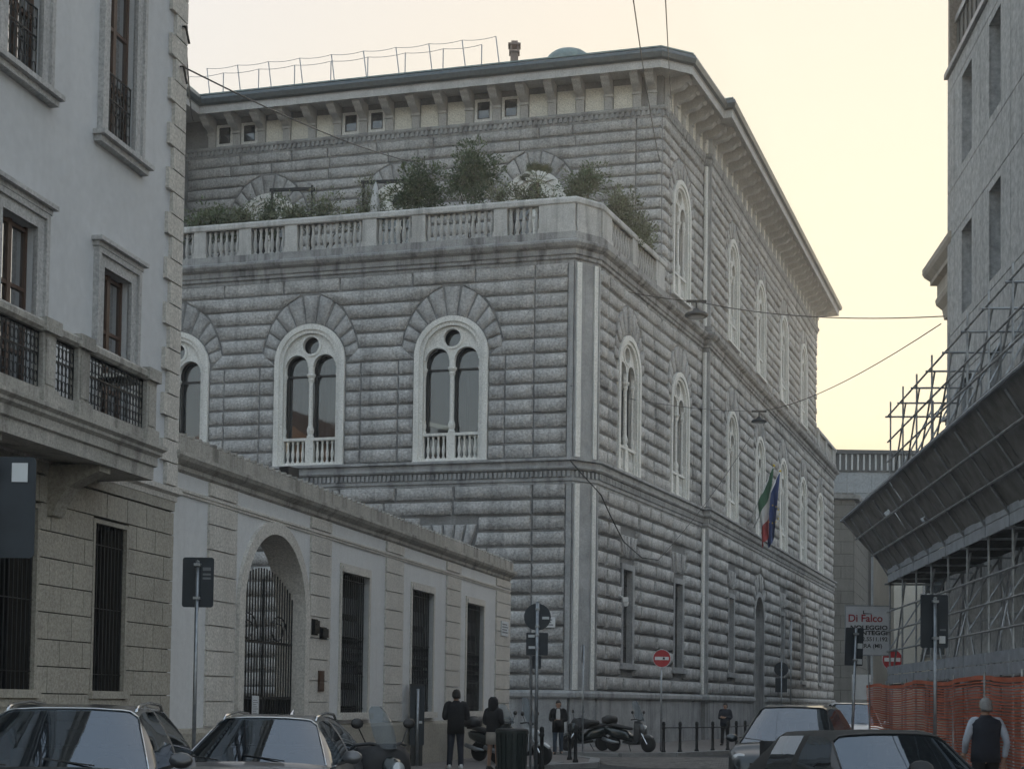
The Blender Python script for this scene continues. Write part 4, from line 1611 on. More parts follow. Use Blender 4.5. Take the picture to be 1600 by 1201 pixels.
# ------------------------------------------------------------------ scaffold
scaf = thing('scaffold', 'tall steel tube scaffold with dark sloping protection canopy along the concrete block', 'scaffold', fR(4, -.5, 0))
PU = [11.42-1.545*k for k in range(13)]
M['tube'] = plain('scaffold_tube', (.36, .37, .38), .45, metal=.6, var=.35, scale=5)
M['toe'] = plain('galvanised_toe_board', (.36, .39, .43), .45, metal=.55, var=.2, scale=5)
rnd = random.Random(12)
for u in PU:
    for d in (0, -.95):
        s = MB()
        s.tube([fR(u, d, .12), fR(u, d, 8.65+rnd.uniform(-.06, .06))], .02, 7)
        s.tube([fR(u, d, 4.5), fR(u, d, 4.95)], .05, 7)
        s.box(*[c for p in ((-.08, .08),) for c in (0, 0)], 0, 0, 0, 0) if False else None
        obj('pole', s, 'tube', scaf)
for z in (2.2, 4.55, 6.7):
    for a, b in zip(PU, PU[1:]):
        s = MB()
        pass
        for k in range(3):
            s = MB()
            d0 = -.93+k*.31
            fR.box(s, b+.02, a-.02, d0, d0+.29, z-.05, z)
            obj('deck_board', s, 'board', scaf)
def rail(z, d=.03, r=.021, name='guard_rail', a=11.6, b=PU[-1]):
    s = MB()
    s.tube([fR(a, d, z), fR(b, d, z)], r, 6)
    obj(name, s, 'tube', scaf)
for z in (2.95, 3.4, 3.85, 5.6, 7.3, 7.75, 8.35):
    rail(z)
for z in (3.4, 7.75, 8.35):
    rail(z, -.98)
for z0 in (2.22, 4.5):
    for a, b in zip(PU, PU[1:]):
        for k in range(2 if z0 < 3 else 3):
            s = MB()
            fR.box(s, b+.03, a-.03, .035+.006*k, .055+.006*k, z0+.2*k, z0+.2*k+.18)
            obj('toe_board', s, 'toe', scaf)
def brace(p, q, r=.02):
    obj('brace', MB().tube([fR(*p), fR(*q)], r, 5), 'tube', scaf)
for k, (a, b) in enumerate(zip(PU, PU[1:])):
    if k % 2 == 0:
        brace((a, -.06, 2.3), (b, -.06, 4.4))
        brace((a, -.9, 4.4), (b, -.9, 2.3))
    else:
        brace((b, -.06, 2.3), (a, -.9, 4.5))
        brace((b, -.95, .2), (a, -.95, 2.1))
    brace((a, -.06, 6.75), (b, -.06, 8.3))
    brace((a, -.06, 6.75), (a, -.95, 8.5))
    brace((a, 0, 3.0), (a, -.95, 4.5), .018)
    for z in (2.12, 4.47, 6.62, 8.3):
        obj('transom', MB().tube([fR(a, .12, z), fR(a, -1.15, z)], .022, 5), 'tube', scaf)
# canopy: sloping sheets in three overlapping rows, wrapped round the far corner
CA, CB = (0.05, 4.78), (.92, 6.03)
def cpt(u, t, off=0.):
    d = CA[0]+(CB[0]-CA[0])*t
    z = CA[1]+(CB[1]-CA[1])*t
    return (u+max(0, 0), d-off*.69, z+off*.72)
M['sheet'] = plain('dark_canopy_sheet', (.2, .196, .19), .75, metal=.1, var=.35, scale=3, bump=.2, bscale=8)
rnd = random.Random(31)
nrow = 3
for r in range(nrow):
    t00, t10 = r/nrow-.02, (r+1)/nrow+.04
    t0, t1 = t00, t10
    cols = 27
    for c in range(cols):
        ua = 11.5-c*.72-(.36 if r % 2 else 0)
        ub_ = ua-(.74 if (r, c) not in ((1, 4), (2, 6), (0, 5)) else .64)
        t0 = t00 if (r, c) not in ((2, 4), (1, 7)) else t00+.075
        t1 = t10 if (r, c) not in ((1, 4), (1, 3), (0, 7)) else t10-.055
        o0 = .02*r+.012*(c % 2)+rnd.uniform(0, .006)
        s = MB()
        th = .02
        A = [cpt(ua, t0, o0), cpt(ub_, t0, o0), cpt(ub_, t1, o0+.015), cpt(ua, t1, o0+.015)]
        Bq = [cpt(ua, t0, o0+th), cpt(ub_, t0, o0+th), cpt(ub_, t1, o0+th+.015), cpt(ua, t1, o0+th+.015)]
        if c == 0:
            ex0, ex1 = 1.05*max(t0, 0), 1.05*min(1, t1)
            for Q in (A, Bq):
                Q[0] = (11.5+ex0, Q[0][1], Q[0][2])
                Q[3] = (11.5+ex1, Q[3][1], Q[3][2])
        s.hexa([fR(*p) for p in A]+[fR(*p) for p in Bq])
        obj('canopy_sheet', s, 'sheet', scaf)
    # far return of the canopy
    for c in range(3):
        s = MB()
        t0c, t1c = max(t0, 0), min(1, t1)
        def rp(k, t, off):
            # k 0..1 across the return, from the hip inwards
            span = -1.05*t-1.05*0
            d = (CA[0]+(CB[0]-CA[0])*t)*(1-k)+(-1.2)*k
            return fR(11.5+1.05*t-off*.69, d, CA[1]+(CB[1]-CA[1])*t+off*.72)
        k0, k1 = c/3, (c+1)/3
        s.hexa([rp(k0, t0c, 0), rp(k1, t0c, 0), rp(k1, t1c, 0), rp(k0, t1c, 0), rp(k0, t0c, .02), rp(k1, t0c, .02), rp(k1, t1c, .02), rp(k0, t1c, .02)])
        obj('canopy_sheet', s, 'sheet', scaf)
s = MB()
s.tube([fR(12.58, .94, 6.05), fR(-7, .94, 6.05)], .03, 6)
s.tube([fR(12.58, .94, 6.05), fR(12.58, -1.2, 6.05)], .03, 6)
obj('canopy_edge_rail', s, 'toe', scaf)
for u in PU:
    s = MB()
    s.tube([fR(u, 0, 4.6), fR(u, .88, 5.97)], .02, 6)
    obj('canopy_strut', s, 'tube', scaf)
for t in (.32, .66):
    s = MB()
    p = cpt(0, t, -.05)
    s.tube([fR(11.5+1.05*t, p[1], p[2]), fR(-7, p[1], p[2])], .022, 6)
    obj('canopy_purlin', s, 'tube', scaf)
# orange site netting
net = thing('orange_netting', 'orange plastic mesh safety fence along the foot of the scaffold', 'fence', fR(5, .4, 0))
M['orange'] = plain('orange_plastic_mesh', (.46, .11, .05), .6, var=.25, scale=3)
rnd = random.Random(2)
s = MB()
def nd(u, z):
    return .42+.05*math.sin(u*1.9)*math.sin(z*2)+.03*math.sin(u*5.1+z)
nh = 42
NU = [11.9-.16*i for i in range(90)]
for j in range(nh+1):
    z = .1+2.0*j/nh
    hgt = .024 if j % 6 else .034
    if j == nh:
        hgt = .07
    for a, b in zip(NU, NU[1:]):
        sag = lambda u: .035*math.sin(u*1.3)*(j/nh)
        s.add([fR(a, nd(a, z), z+sag(a)), fR(b, nd(b, z), z+sag(b)), fR(b, nd(b, z+hgt), z+hgt+sag(b)), fR(a, nd(a, z+hgt), z+hgt+sag(a))], [(0, 1, 2, 3)])
for i, u in enumerate(NU):
    zs = [.1+.25*k for k in range(9)]
    w = .012
    for z0, z1 in zip(zs, zs[1:]):
        s.add([fR(u, nd(u, z0)+.004, z0), fR(u+w, nd(u, z0)+.004, z0), fR(u+w, nd(u, z1)+.004, z1), fR(u, nd(u, z1)+.004, z1)], [(0, 1, 2, 3)])
obj('mesh_sheet', s, 'orange', net)
for u in (11.85, 9.6, 7.4, 5.2, 3.0, .8, -1.4):
    s = MB()
    s.tube([fR(u, .38, .12), fR(u, .38, 2.25)], .022, 6)
    obj('fence_post', s, 'tube', net)

# tall neighbouring house left of the courtyard (its roof line is mirrored in the palazzo windows)
nb_ = thing('neighbour_house', 'tall ochre house whose roof line is mirrored in the left windows of the palazzo', 'building', (-30, 18, 0))
fN = Fr((-23, 34), (-.05, -1), (1, -.05))
mb = MB()
NW = [(2+3.2*k, 3.2+3.2*k, z, z+2) for k in range(10) for z in (2, 6, 10)]
holed_wall(mb, fN, 0, 36, 0, 14.6, NW, 0, .3)
mb.add([fN(0, 0, 0), fN(0, -14, 0), fN(0, -14, 14.6), fN(0, 0, 14.6)], [(0, 1, 2, 3)])
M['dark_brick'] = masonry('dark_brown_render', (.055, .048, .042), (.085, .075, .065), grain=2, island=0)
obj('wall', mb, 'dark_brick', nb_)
mb = MB()
holed_wall(mb, fN, 0, 36, 0, 14.6, [], -.3)
obj('panes', mb, 'win_glass', nb_)
mb = MB()
sweep(mb, [fN(36, .3, 0), fN(0, .3, 0)], [(.4, 14.5), (.4, 14.8), (-4, 17.4), (-7, 19.2), (-14, 14.8), (-14, 14.5)])
M['roof_tile'] = masonry('clay_roof_tile', (.09, .06, .045), (.15, .1, .075), grain=6, island=0)
obj('roof', mb, 'roof_tile', nb_)
for u_ in (8, 19, 28):
    s = MB()
    fN.box(s, u_, u_+1, -5, -4, 16, 20.4)
    obj('chimney', s, 'dark_brick', nb_)
# ------------------------------------------------------------------ vehicles
M['car_glass'] = glassy('car_glass', (.01, .013, .016), .015, see=.34, ior=2.2)
M['car_glass'].node_tree.nodes['Principled BSDF'].inputs['Specular Tint'].default_value = (.74, .86, 1, 1)  # blue of the mirrored sky is put into the glass as a tint
M['tyre'] = plain('tyre_rubber', (.02, .02, .02), .85)
M['rim'] = plain('alloy_rim', (.4, .41, .42), .3, metal=.9)
M['lamp_glass'] = glassy('lamp_glass', (.35, .37, .38), .05)
M['tail_red'] = glassy('tail_lamp', (.3, .01, .01), .08)
M['chrome'] = plain('chrome_trim', (.6, .61, .62), .12, metal=1, var=0)
M['black_plastic'] = plain('black_plastic', (.02, .02, .021), .45, var=.1)
M['seat_cloth'] = plain('dark_seat_cloth', (.03, .03, .032), .8)
def paint(name, col, rough=.3, metal=.4):
    M[name] = plain(name, col, rough, metal=metal, var=.06, scale=2, coat=.8)
paint('paint_charcoal', (.07, .07, .072))
paint('paint_dark_silver', (.12, .12, .125))
paint('paint_slate', (.035, .042, .048))
paint('paint_white', (.62, .63, .64), .35, 0)
paint('paint_black', (.012, .012, .013))
M['soft_top'] = plain('black_canvas', (.03, .03, .029), .85, var=.2, scale=5, bump=.4, bscale=220)

def catmull(p0, p1, p2, p3, t, k=.5):
    return [((-k*t+2*k*t*t-k*t*t*t)*a+(1+(k-3)*t*t+(2-k)*t*t*t)*b+(k*t+(3-2*k)*t*t+(k-2)*t*t*t)*c+(-k*t*t+k*t*t*t)*d) for a, b, c, d in zip(p0, p1, p2, p3)]

def make_car(name, label, loc, head, P, group='parked cars'):
    """lofted car. local x = forward, y = left, z = up. P = proportions"""
    L, W, H = P['L'], P['W'], P['H']
    belt = P.get('belt', .62*H)
    hood = P.get('hood', .6*H)
    xf, xr = L/2, -L/2
    xc, xw = P['cowl'], P['wtop']           # windscreen foot and head
    xrr, xrb = P['rroof'], P['rbase']       # rear glass head and foot
    hw = W/2
    rw = P.get('rw', .62)*hw                # roof half width at the rails
    tail = P.get('tail', .58*H)
    soft = P.get('soft')
    deck = P.get('deck', belt)
    wr = P.get('wr', .33)
    wx = (P.get('wf', L/2-.85), -P.get('wb', L/2-.85))
    sill = .24
    def st(x, shift=(0, 0, 0, 0, 0, 0, 0, 0), ws=1., zb=belt, y5=None, z5=None, z6=None, z7=None, y4=.93):
        y5 = rw if y5 is None else y5
        pts = [(x, hw*.86*ws, sill), (x, hw*.97*ws, sill+.08), (x, hw*1.0*ws, .55*belt+.08), (x, hw*.985*ws, zb-.08), (x, hw*y4*ws, zb), (x, y5, z5), (x, y5*.6, z6), (x, 0, z7)]
        return [(p[0]+d, p[1], p[2]) for p, d in zip(pts, shift)]
    def hoodst(x, ws, zb, zc):
        return st(x, (0,)*8, ws, zb, hw*.72*ws, zb+(zc-zb)*.65, zb+(zc-zb)*.92, zc, .9)
    S, tags = [], []
    S.append(hoodst(xf, .70, .50*belt+.1, .52*belt+.1))
    S.append(hoodst(xf-.06, .80, hood-.2, hood-.17))
    S.append(hoodst(xf-.3, .93, hood-.1, hood-.05))
    S.append(hoodst((xf+xc)/2, .99, hood-.01, hood+.05))
    # cowl
    S.append(st(xc, (0, 0, 0, 0, 0, .02, .1, .14), 1, belt-.01, hw*.87, belt+.01, belt+.04, belt+.05))
    cowl_i = len(S)-1
    zr = H-.07
    S.append(st(xw, (0, 0, 0, 0, (xc-xw)*.78, 0, .05, .07), 1, belt, rw, zr-.03, H-.03, H-.02))
    top_i = len(S)-1
    mid = (xw+xrr)/2+.1
    S.append(st(mid+.05, (0,)*8, 1, belt+.01, rw*1.02, zr+.02, H-.005, H))
    S.append(st(mid-.05, (0,)*8, 1, belt+.01, rw*1.02, zr+.02, H-.005, H))
    rq = xrr+(mid-xrr)*.18
    S.append(st(rq, (0, 0, 0, 0, -.25 if not soft else 0, 0, 0, 0), 1, belt+.03, rw, zr, H-.025, H-.015))
    S.append(st(xrr, (0, 0, 0, 0, -.32, 0, -.02, -.03), 1, belt+.04, rw*.95, zr-.05, H-.06, H-.05))
    rr_i = len(S)-1
    S.append(st(xrb, (0, 0, 0, 0, -.02, 0, -.03, -.05), .985, deck, hw*.7, deck+.03, deck+.05, deck+.055))
    rb_i = len(S)-1
    S.append(hoodst(xr+.08, .95, tail, tail+.06))
    S.append(hoodst(xr, .86, .55*tail, .57*tail))
    n = len(S)
    sub = 4
    faces = {'body': MB(), 'windscreen': MB(), 'rear_window': MB(), 'side_window_l': MB(), 'side_window_l2': MB(), 'side_window_r': MB(), 'side_window_r2': MB(), 'soft_top': MB()}
    # dense grid
    rows = 8
    G = []
    for i in range(n-1):
        for t in range(sub):
            G.append([catmull(S[max(i-1, 0)][j], S[i][j], S[i+1][j], S[min(i+2, n-1)][j], t/sub) if not (i in (cowl_i, rr_i) and j >= 4) else [a+(b-a)*t/sub for a, b in zip(S[i][j], S[i+1][j])] for j in range(rows)])
    G.append([list(p) for p in S[-1]])
    # across
    D = []
    vs_sub = 3
    for col in G:
        out = []
        for j in range(rows-1):
            for t in range(vs_sub):
                if j in (3, 4):
                    q = [a+(b-a)*t/vs_sub for a, b in zip(col[j], col[j+1])]
                    if j == 4:
                        q[1] += .03*math.sin(PI*t/vs_sub)
                else:
                    q = catmull(col[max(j-1, 0)], col[j], col[j+1], col[min(j+2, rows-1)], t/vs_sub)
                out.append(q)
        out.append(list(col[-1]))
        D.append(out)
    # wheel arches: lift the lower edge
    for col in D:
        for q in range(len(col)):
            for x0 in wx:
                dx = abs(col[q][0]-x0)
                ra = wr+.06
                if dx < ra:
                    zt = wr+math.sqrt(ra*ra-dx*dx)
                    if col[q][2] < zt and q <= 7:
                        col[q][2] = zt+(col[q][2]-sill)*.04
    m = len(D[0])
    glass = {}
    for side in (1, -1):
        for i in range(len(D)-1):
            si = i//sub
            for j in range(m-1):
                rj = j//vs_sub
                key = 'body'
                if rj == 4 and si in (top_i, top_i+1+1) and not P.get('noside'):
                    key = ('side_window_l' if side > 0 else 'side_window_r')+('' if si == top_i else '2')
                elif rj == 4 and si == top_i+3 and not soft:
                    key = ('side_window_l' if side > 0 else 'side_window_r')+'2'
                elif rj >= 5 and si == cowl_i:
                    key = 'windscreen'
                elif rj >= 5 and si == rr_i:
                    key = 'rear_window'
                elif soft and ((rj >= 4 and top_i <= si <= rr_i)):
                    key = 'soft_top'
                if soft and key == 'rear_window' and False:
                    key = 'soft_top'
                a, b, c, d = D[i][j], D[i+1][j], D[i+1][j+1], D[i][j+1]
                q = [(p[0], p[1]*side, p[2]) for p in (a, b, c, d)]
                faces[key].add(q, [(0, 1, 2, 3) if side > 0 else (3, 2, 1, 0)])
    car = thing(name, label, 'car', (loc[0], loc[1], 0), head, group)
    def part(nm, mb, mat, parent=None, smooth=True):
        me = mb.mesh(nm, recalc=False)
        bm = bmesh.new()
        bm.from_mesh(me)
        bmesh.ops.remove_doubles(bm, verts=bm.verts, dist=.0015)
        bmesh.ops.recalc_face_normals(bm, faces=bm.faces)
        bm.to_mesh(me)
        bm.free()
        if smooth:
            me.polygons.foreach_set('use_smooth', [True]*len(me.polygons))
        return obj(nm, me, mat, parent or car, world=False)
    body = part('body', faces['body'], P['paint'])
    for k, nm in (('windscreen', 'windscreen'), ('rear_window', 'rear_window'), ('side_window_l', 'side_window'), ('side_window_l2', 'side_window'), ('side_window_r', 'side_window'), ('side_window_r2', 'side_window')):
        if faces[k].f:
            part(nm, faces[k], 'car_glass')
    if soft:
        part('soft_top', faces['soft_top'], 'soft_top')
    # trim round the windscreen
    tr = MB()
    e = [D[(cowl_i+1)*sub][5*vs_sub+q] for q in range(m-5*vs_sub)]
    loop = [(p[0]+.006, p[1], p[2]+.006) for p in e]+[(p[0]+.006, -p[1], p[2]+.006) for p in reversed(e)]
    tr.tube(loop, .009, 5)
    s1 = [D[cowl_i*sub+t][5*vs_sub] for t in range(sub+1)]
    for sd in (1, -1):
        tr.tube([(p[0]+.006, p[1]*sd, p[2]+.006) for p in s1], .009, 5)
        bl = [D[i][4*vs_sub] for i in range(top_i*sub, (rr_i)*sub)]
        tr.tube([(p[0], (p[1]+.006)*sd, p[2]) for p in bl], .008, 5)
    stuff_trim = part('window_trim', tr, P.get('trim', 'black_plastic'))
    # wheels
    for x0 in wx:
        for sd in (1, -1):
            w = MB()
            w.lathe([(wr*.62, -.1), (wr*.97, -.1), (wr, -.06), (wr, .06), (wr*.97, .1), (wr*.62, .1)], (0, 0, 0), 22, 'Y')
            wh = obj('wheel', w, 'tyre', car, loc=(x0, sd*(hw-.13), wr), world=False, smooth=True)
            r = MB()
            r.lathe([(.0, -.02), (wr*.2, -.02), (wr*.6, .0), (wr*.64, .06), (wr*.64, .1), (wr*.58, .1), (wr*.5, .03), (.0, .05)] if sd > 0 else [(.0, .02), (wr*.2, .02), (wr*.6, .0), (wr*.64, -.06), (wr*.64, -.1), (wr*.58, -.1), (wr*.5, -.03), (.0, -.05)], (0, 0, 0), 20, 'Y')
            obj('rim', r, 'rim', wh, world=False)
    # lamps, grille, plate, mirrors
    for sd in (1, -1):
        h = MB()
        h.lathe([(.0, -.05), (.08, -.04), (.12, 0), (.1, .04), (.0, .06)], (0, 0, 0), 12, 'X')
        h.xf(Matrix.Diagonal((1, 1.3, .7, 1)))
        obj('headlight', h, 'lamp_glass', car, loc=(xf-.16, sd*hw*.72, hood-.2), rot=(0, 0, sd*.35), world=False, smooth=True)
        h = MB()
        h.box(-.04, .03, -.14, .14, -.08, .08)
        obj('tail_light', h, 'tail_red', car, loc=(xr+.06, sd*hw*.74, tail-.06), world=False)
        h = MB()
        h.lathe([(.0, -.07), (.07, -.06), (.1, -.01), (.09, .04), (.0, .06)], (0, 0, 0), 12, 'X')
        h.xf(Matrix.Diagonal((1, 1.1, .75, 1)))
        mi = obj('mirror', h, P.get('mirror', P['paint']), car, loc=(xc-.38, sd*(hw+.1), belt+.09), world=False, smooth=True)
        h = MB()
        h.bar((-.0, -sd*.17, -.08), (0, 0, -.03), .05, .03)
        obj('mirror_arm', h, 'black_plastic', mi, world=False)
        h = MB()
        h.lathe([(.0, 0), (.075, 0), (.075, .006), (.0, .006)], (-.075, 0, 0), 12, 'X')
        h.xf(Matrix.Diagonal((1, 1.1, .75, 1)))
        obj('mirror_glass', h, 'chrome', mi, world=False)
    g = MB()
    for k in range(4):
        g.box(xf-.04, xf+.015, -hw*.42, hw*.42, .36+.07*k, .4+.07*k)
    obj('grille', g, 'black_plastic', car, world=False)
    if P.get('rails'):
        for sd in (1, -1):
            r = MB()
            y = sd*(rw*.93)
            r.tube([(xw-.12, y, H-.05), (xw-.2, y, H-.01), (xw-.4, y, H+.015), ((xw+xrr)/2, y, H+.035), (xrr+.25, y, H+.01), (xrr+.1, y, H-.05)], [.014, .018, .018, .017, .018, .014], 8)
            obj('roof_rail', r, P['rails'], car, world=False, smooth=True)
    if P.get('fin'):
        r = MB()
        r.add([(xrr+.25, -.02, H-.01), (xrr+.25, .02, H-.01), (xrr+.05, .025, H-.01), (xrr+.05, -.025, H-.01), (xrr+.07, 0, H+.07)], [(0, 1, 4), (1, 2, 4), (2, 3, 4), (3, 0, 4), (0, 3, 2, 1)])
        obj('antenna', r, 'chrome', car, world=False)
    # cabin: seats, head rests, dashboard, steering wheel, inner mirror
    inn = MB()
    for x0, ys in ((xc-1.15, (-1, 1)), (xc-2.0, (-1, 0, 1))):
        for k in ys:
            y0 = k*hw*.42
            inn.box(x0-.12, x0+.02, y0-.22, y0+.22, .5, belt+.16)
            inn.box(x0-.1, x0, y0-.12, y0+.12, belt+.2, belt+.38)
            inn.box(x0-.06, x0-.04, y0-.05, y0+.05, belt+.15, belt+.21)
    inn.box(xc-.55, xc+.0, -hw*.8, hw*.8, belt-.22, belt-.02)
    inn.box(xr+.5, xf-.6, -hw*.85, hw*.85, .3, .36)
    obj('seats', stuffless(inn), 'seat_cloth', car, world=False)
    sw = MB()
    sw.tube([(xc-.62+.1*math.sin(t), hw*.42+.19*math.cos(t), belt-.03+.17*math.sin(t)) for t in [2*PI*q/16 for q in range(17)]], .016, 6)
    obj('steering_wheel', sw, 'black_plastic', car, world=False)
    for sd in (-1, 1):
        wp = MB()
        e0, e1 = D[cowl_i*sub+1], D[cowl_i*sub+1]
        q0 = D[cowl_i*sub][m-1-int((m-5*vs_sub)*.55)]
        y0 = q0[1]*.75*sd
        wp.bar((q0[0]+.02, y0, q0[2]+.02), (q0[0]-.06, y0-.5*.9, q0[2]+.075), .014, .012)
        obj('wiper', wp, 'black_plastic', car, world=False)
    im = MB()
    im.box(xw+.16, xw+.19, -.12, .12, H-.2, H-.13)
    obj('inner_mirror', im, 'black_plastic', car, world=False)
    return car
def stuffless(m):
    return m

SUV = dict(L=4.7, W=1.88, H=1.6, cowl=.95, wtop=.28, rroof=-1.75, rbase=-2.2, belt=1.04, hood=1.0, tail=.98, deck=1.02, rw=.66, rails='chrome', paint='paint_charcoal', wr=.36, trim='chrome')
make_car('parked_car', 'dark grey estate with chrome roof rails parked at the left kerb, nearest the camera', (-4.05, 13.7), math.radians(-84), SUV)
make_car('parked_car', 'silver grey crossover with roof rails parked behind the dark estate by the scooter', (-2.7, 16.6), math.radians(-92), dict(L=4.35, W=1.8, H=1.5, cowl=.9, wtop=.2, rroof=-1.45, rbase=-2.0, belt=.98, hood=.95, tail=.98, deck=1.0, rw=.62, rails='chrome', paint='paint_dark_silver', wr=.34, fin=True, trim='chrome'))
make_car('parked_car', 'dark slate people carrier with pale reflecting windscreen behind the soft-top car', (5.15, 26.6), math.radians(-109), dict(L=4.4, W=1.82, H=1.68, cowl=1.25, wtop=.35, rroof=-1.8, rbase=-2.1, belt=1.02, hood=1.0, tail=1.05, deck=1.04, rw=.66, paint='paint_slate', wr=.33), 'cars on the right')
make_car('parked_car', 'white car standing far down the street beside the orange netting', (10.98, 47.6), math.radians(-98), dict(L=4.6, W=1.85, H=1.78, cowl=1.2, wtop=.45, rroof=-1.9, rbase=-2.2, belt=1.08, hood=1.05, tail=1.1, deck=1.1, rw=.68, paint='paint_white', wr=.34), 'cars on the right')
make_car('soft_top_car', 'black soft-top convertible in the right foreground', (3.4, 13.5), math.radians(-72), dict(L=3.75, W=1.68, H=1.47, cowl=.62, wtop=.12, rroof=-.95, rbase=-1.35, belt=.96, hood=.93, tail=.94, deck=.97, rw=.7, paint='paint_black', soft=True, wr=.31), 'cars on the right')

# ------------------------------------------------------------------ scooters
M['scoot_screen'] = glassy('scooter_screen', (.25, .27, .29), .08, see=.75, ior=1.5)
M['scoot_dark'] = plain('scooter_dark_green', (.018, .026, .026), .25, metal=.2, coat=.7, var=.05)
M['scoot_white'] = plain('scooter_white', (.6, .62, .63), .3, coat=.6, var=.05)
M['scoot_grey'] = plain('scooter_grey', (.08, .085, .09), .3, metal=.3, coat=.6, var=.05)
M['vinyl'] = plain('black_vinyl', (.015, .015, .016), .55)
M['cover'] = plain('black_leg_cover', (.02, .02, .022), .7, var=.3, bump=.4, bscale=12)
def make_scooter(label, loc, head, paint_, topcase=True, screen=True, tall=1.0, cover=False, steer=.0, front='scoot_dark', size=1.0, sw=1.0):
    """local x forward, y left"""
    t = thing('scooter', label, 'scooter', (loc[0], loc[1], loc[2]), head, 'parked scooters')
    def P(nm, mb, mat, smooth=False, loc=None, parent=None):
        return obj(nm, mb, mat, parent or t, loc=loc, world=False, smooth=smooth)
    for x in (.68, -.62):
        w = MB()
        w.lathe([(.14, -.05), (.235, -.055), (.26, -.03), (.265, 0), (.26, .03), (.235, .055), (.14, .05)], (0, 0, 0), 20, 'Y')
        wh = P('wheel', w, 'tyre', True, (x, 0, .265))
        r = MB()
        r.lathe([(.0, -.04), (.05, -.04), (.15, -.03), (.15, .03), (.05, .04), (.0, .04)], (0, 0, 0), 16, 'Y')
        P('rim', r, 'rim', parent=wh)
    def loft(secs, n=12):
        mb = MB()
        k0 = len(mb.v)
        for (x, zc, ry, rz) in secs:
            for q in range(n):
                a = 2*PI*q/n
                mb.v.append((x, ry*math.copysign(abs(math.cos(a))**.75, math.cos(a)), zc+rz*math.copysign(abs(math.sin(a))**.75, math.sin(a))))
        for i in range(len(secs)-1):
            for q in range(n):
                a, b = i*n+q, i*n+(q+1) % n
                mb.f.append((a, b, b+n, a+n))
        mb.f.append(tuple(reversed(range(n))))
        mb.f.append(tuple((len(secs)-1)*n+q for q in range(n)))
        return mb
    P('tail_body', loft([(-.98, .72, .06, .05), (-.85, .68, .15, .12), (-.5, .6, .19, .18), (-.1, .52, .18, .17), (.1, .42, .14, .1)]), paint_, True)
    P('seat', loft([(-.8, .84, .1, .03), (-.65, .85, .16, .06), (-.3, .8, .16, .06), (-.1, .77, .13, .06), (.08, .75, .07, .04)]), 'vinyl', True)
    P('floor', loft([(-.2, .32, .15, .05), (.1, .28, .17, .05), (.35, .3, .17, .06), (.42, .42, .15, .08)]), 'black_plastic', True)
    sh = MB()
    # leg shield: curved plate rising to the handlebar
    cols = []
    for (x, z, w) in ((.36, .3, .16), (.42, .5, .24), (.44, .72, .27), (.42, .9, .22), (.38, 1.0, .12)):
        cols.append([(x-.1*abs(s_)**2, w*s_, z) for s_ in (-1, -.6, -.2, .2, .6, 1)])
    for c in cols:
        sh.v += c
    for i in range(len(cols)-1):
        for q in range(5):
            a = i*6+q
            sh.f.append((a, a+1, a+7, a+6))
    k = len(sh.v)
    sh.v += [(x-.05, y, z) for x, y, z in sh.v]
    sh.f += [tuple(i+k for i in reversed(f)) for f in sh.f]
    P('leg_shield', sh, front, True)
    P('nose', loft([(.36, .78, .14, .2), (.5, .74, .14, .16), (.6, .66, .08, .1)]), front, True)
    P('front_mudguard', loft([(.44, .42, .05, .06), (.6, .53, .075, .05), (.75, .53, .075, .045), (.88, .44, .05, .04)]), front, True)
    hl = MB().lathe([(.0, 0), (.08, .0), (.09, -.03), (.0, -.06)], (0, 0, 0), 12, 'X')
    P('headlight', hl, 'lamp_glass', True, (.6, 0, .78))
    fk = MB()
    for s_ in (-1, 1):
        fk.tube([(.46, .08*s_, .62), (.68, .08*s_, .265)], .022, 6)
    P('fork', stuffless(fk), 'chrome')
    hb = MB()
    hb.tube([(.24, -.36, 1.04), (.34, -.22, 1.06), (.39, 0, 1.02), (.34, .22, 1.06), (.24, .36, 1.04)], .02, 7)
    P('handlebar', hb, 'black_plastic')
    for s_ in (-1, 1):
        mm = MB()
        mm.lathe([(.0, -.012), (.06, -.012), (.075, 0), (.06, .014), (.0, .02)], (0, 0, 0), 12, 'X')
        mm.xf(Matrix.Diagonal((1, 1.15, .8, 1)))
        mi = P('mirror', mm, 'black_plastic', True, (.3, s_*.36, 1.28))
        st_ = MB().tube([(.02, -.12*s_, -.24), (.0, -.02*s_, -.05)], .008, 5)
        P('mirror_stalk', st_, 'black_plastic', parent=mi)
    if screen:
        sc_ = MB()
        cols = []
        for (x, z, w) in ((.5, 1.0, .2), (.44, 1.15, .25), (.36, 1.32, .24), (.28, 1.45*tall, .17), (.25, 1.5*tall, .08)):
            cols.append([(x-.12*abs(q)**2, w*q*sw, z) for q in (-1, -.6, -.2, .2, .6, 1)])
        for c in cols:
            sc_.v += c
        for i in range(len(cols)-1):
            for q in range(5):
                a = i*6+q
                sc_.f.append((a, a+1, a+7, a+6))
        P('windscreen', sc_, 'scoot_screen', True)
    if topcase:
        P('top_case', loft([(-1.12, 1.0, .12, .08), (-1.06, 1.02, .2, .14), (-.82, 1.03, .21, .15), (-.66, 1.0, .16, .11)], 14), 'black_plastic', True)
        P('case_rack', MB().box(-1.0, -.66, -.08, .08, .84, .9), 'black_plastic')
    if cover:
        P('leg_cover', loft([(-.4, .92, .2, .08), (-.1, .92, .3, .1), (.2, .86, .34, .2), (.38, .8, .34, .26), (.46, .75, .26, .2)], 14), 'cover', True)
    t.scale = (size, size, size)
    ex = MB().tube([(-.3, -.2, .3), (-.55, -.22, .32), (-.9, -.22, .42)], [.03, .06, .06], 8)
    P('exhaust', ex, 'grey_metal', True)
    sd = MB().tube([(-.1, .1, .25), (-.15, .3, .02)], .014, 5)
    P('side_stand', sd, 'iron')
    return t
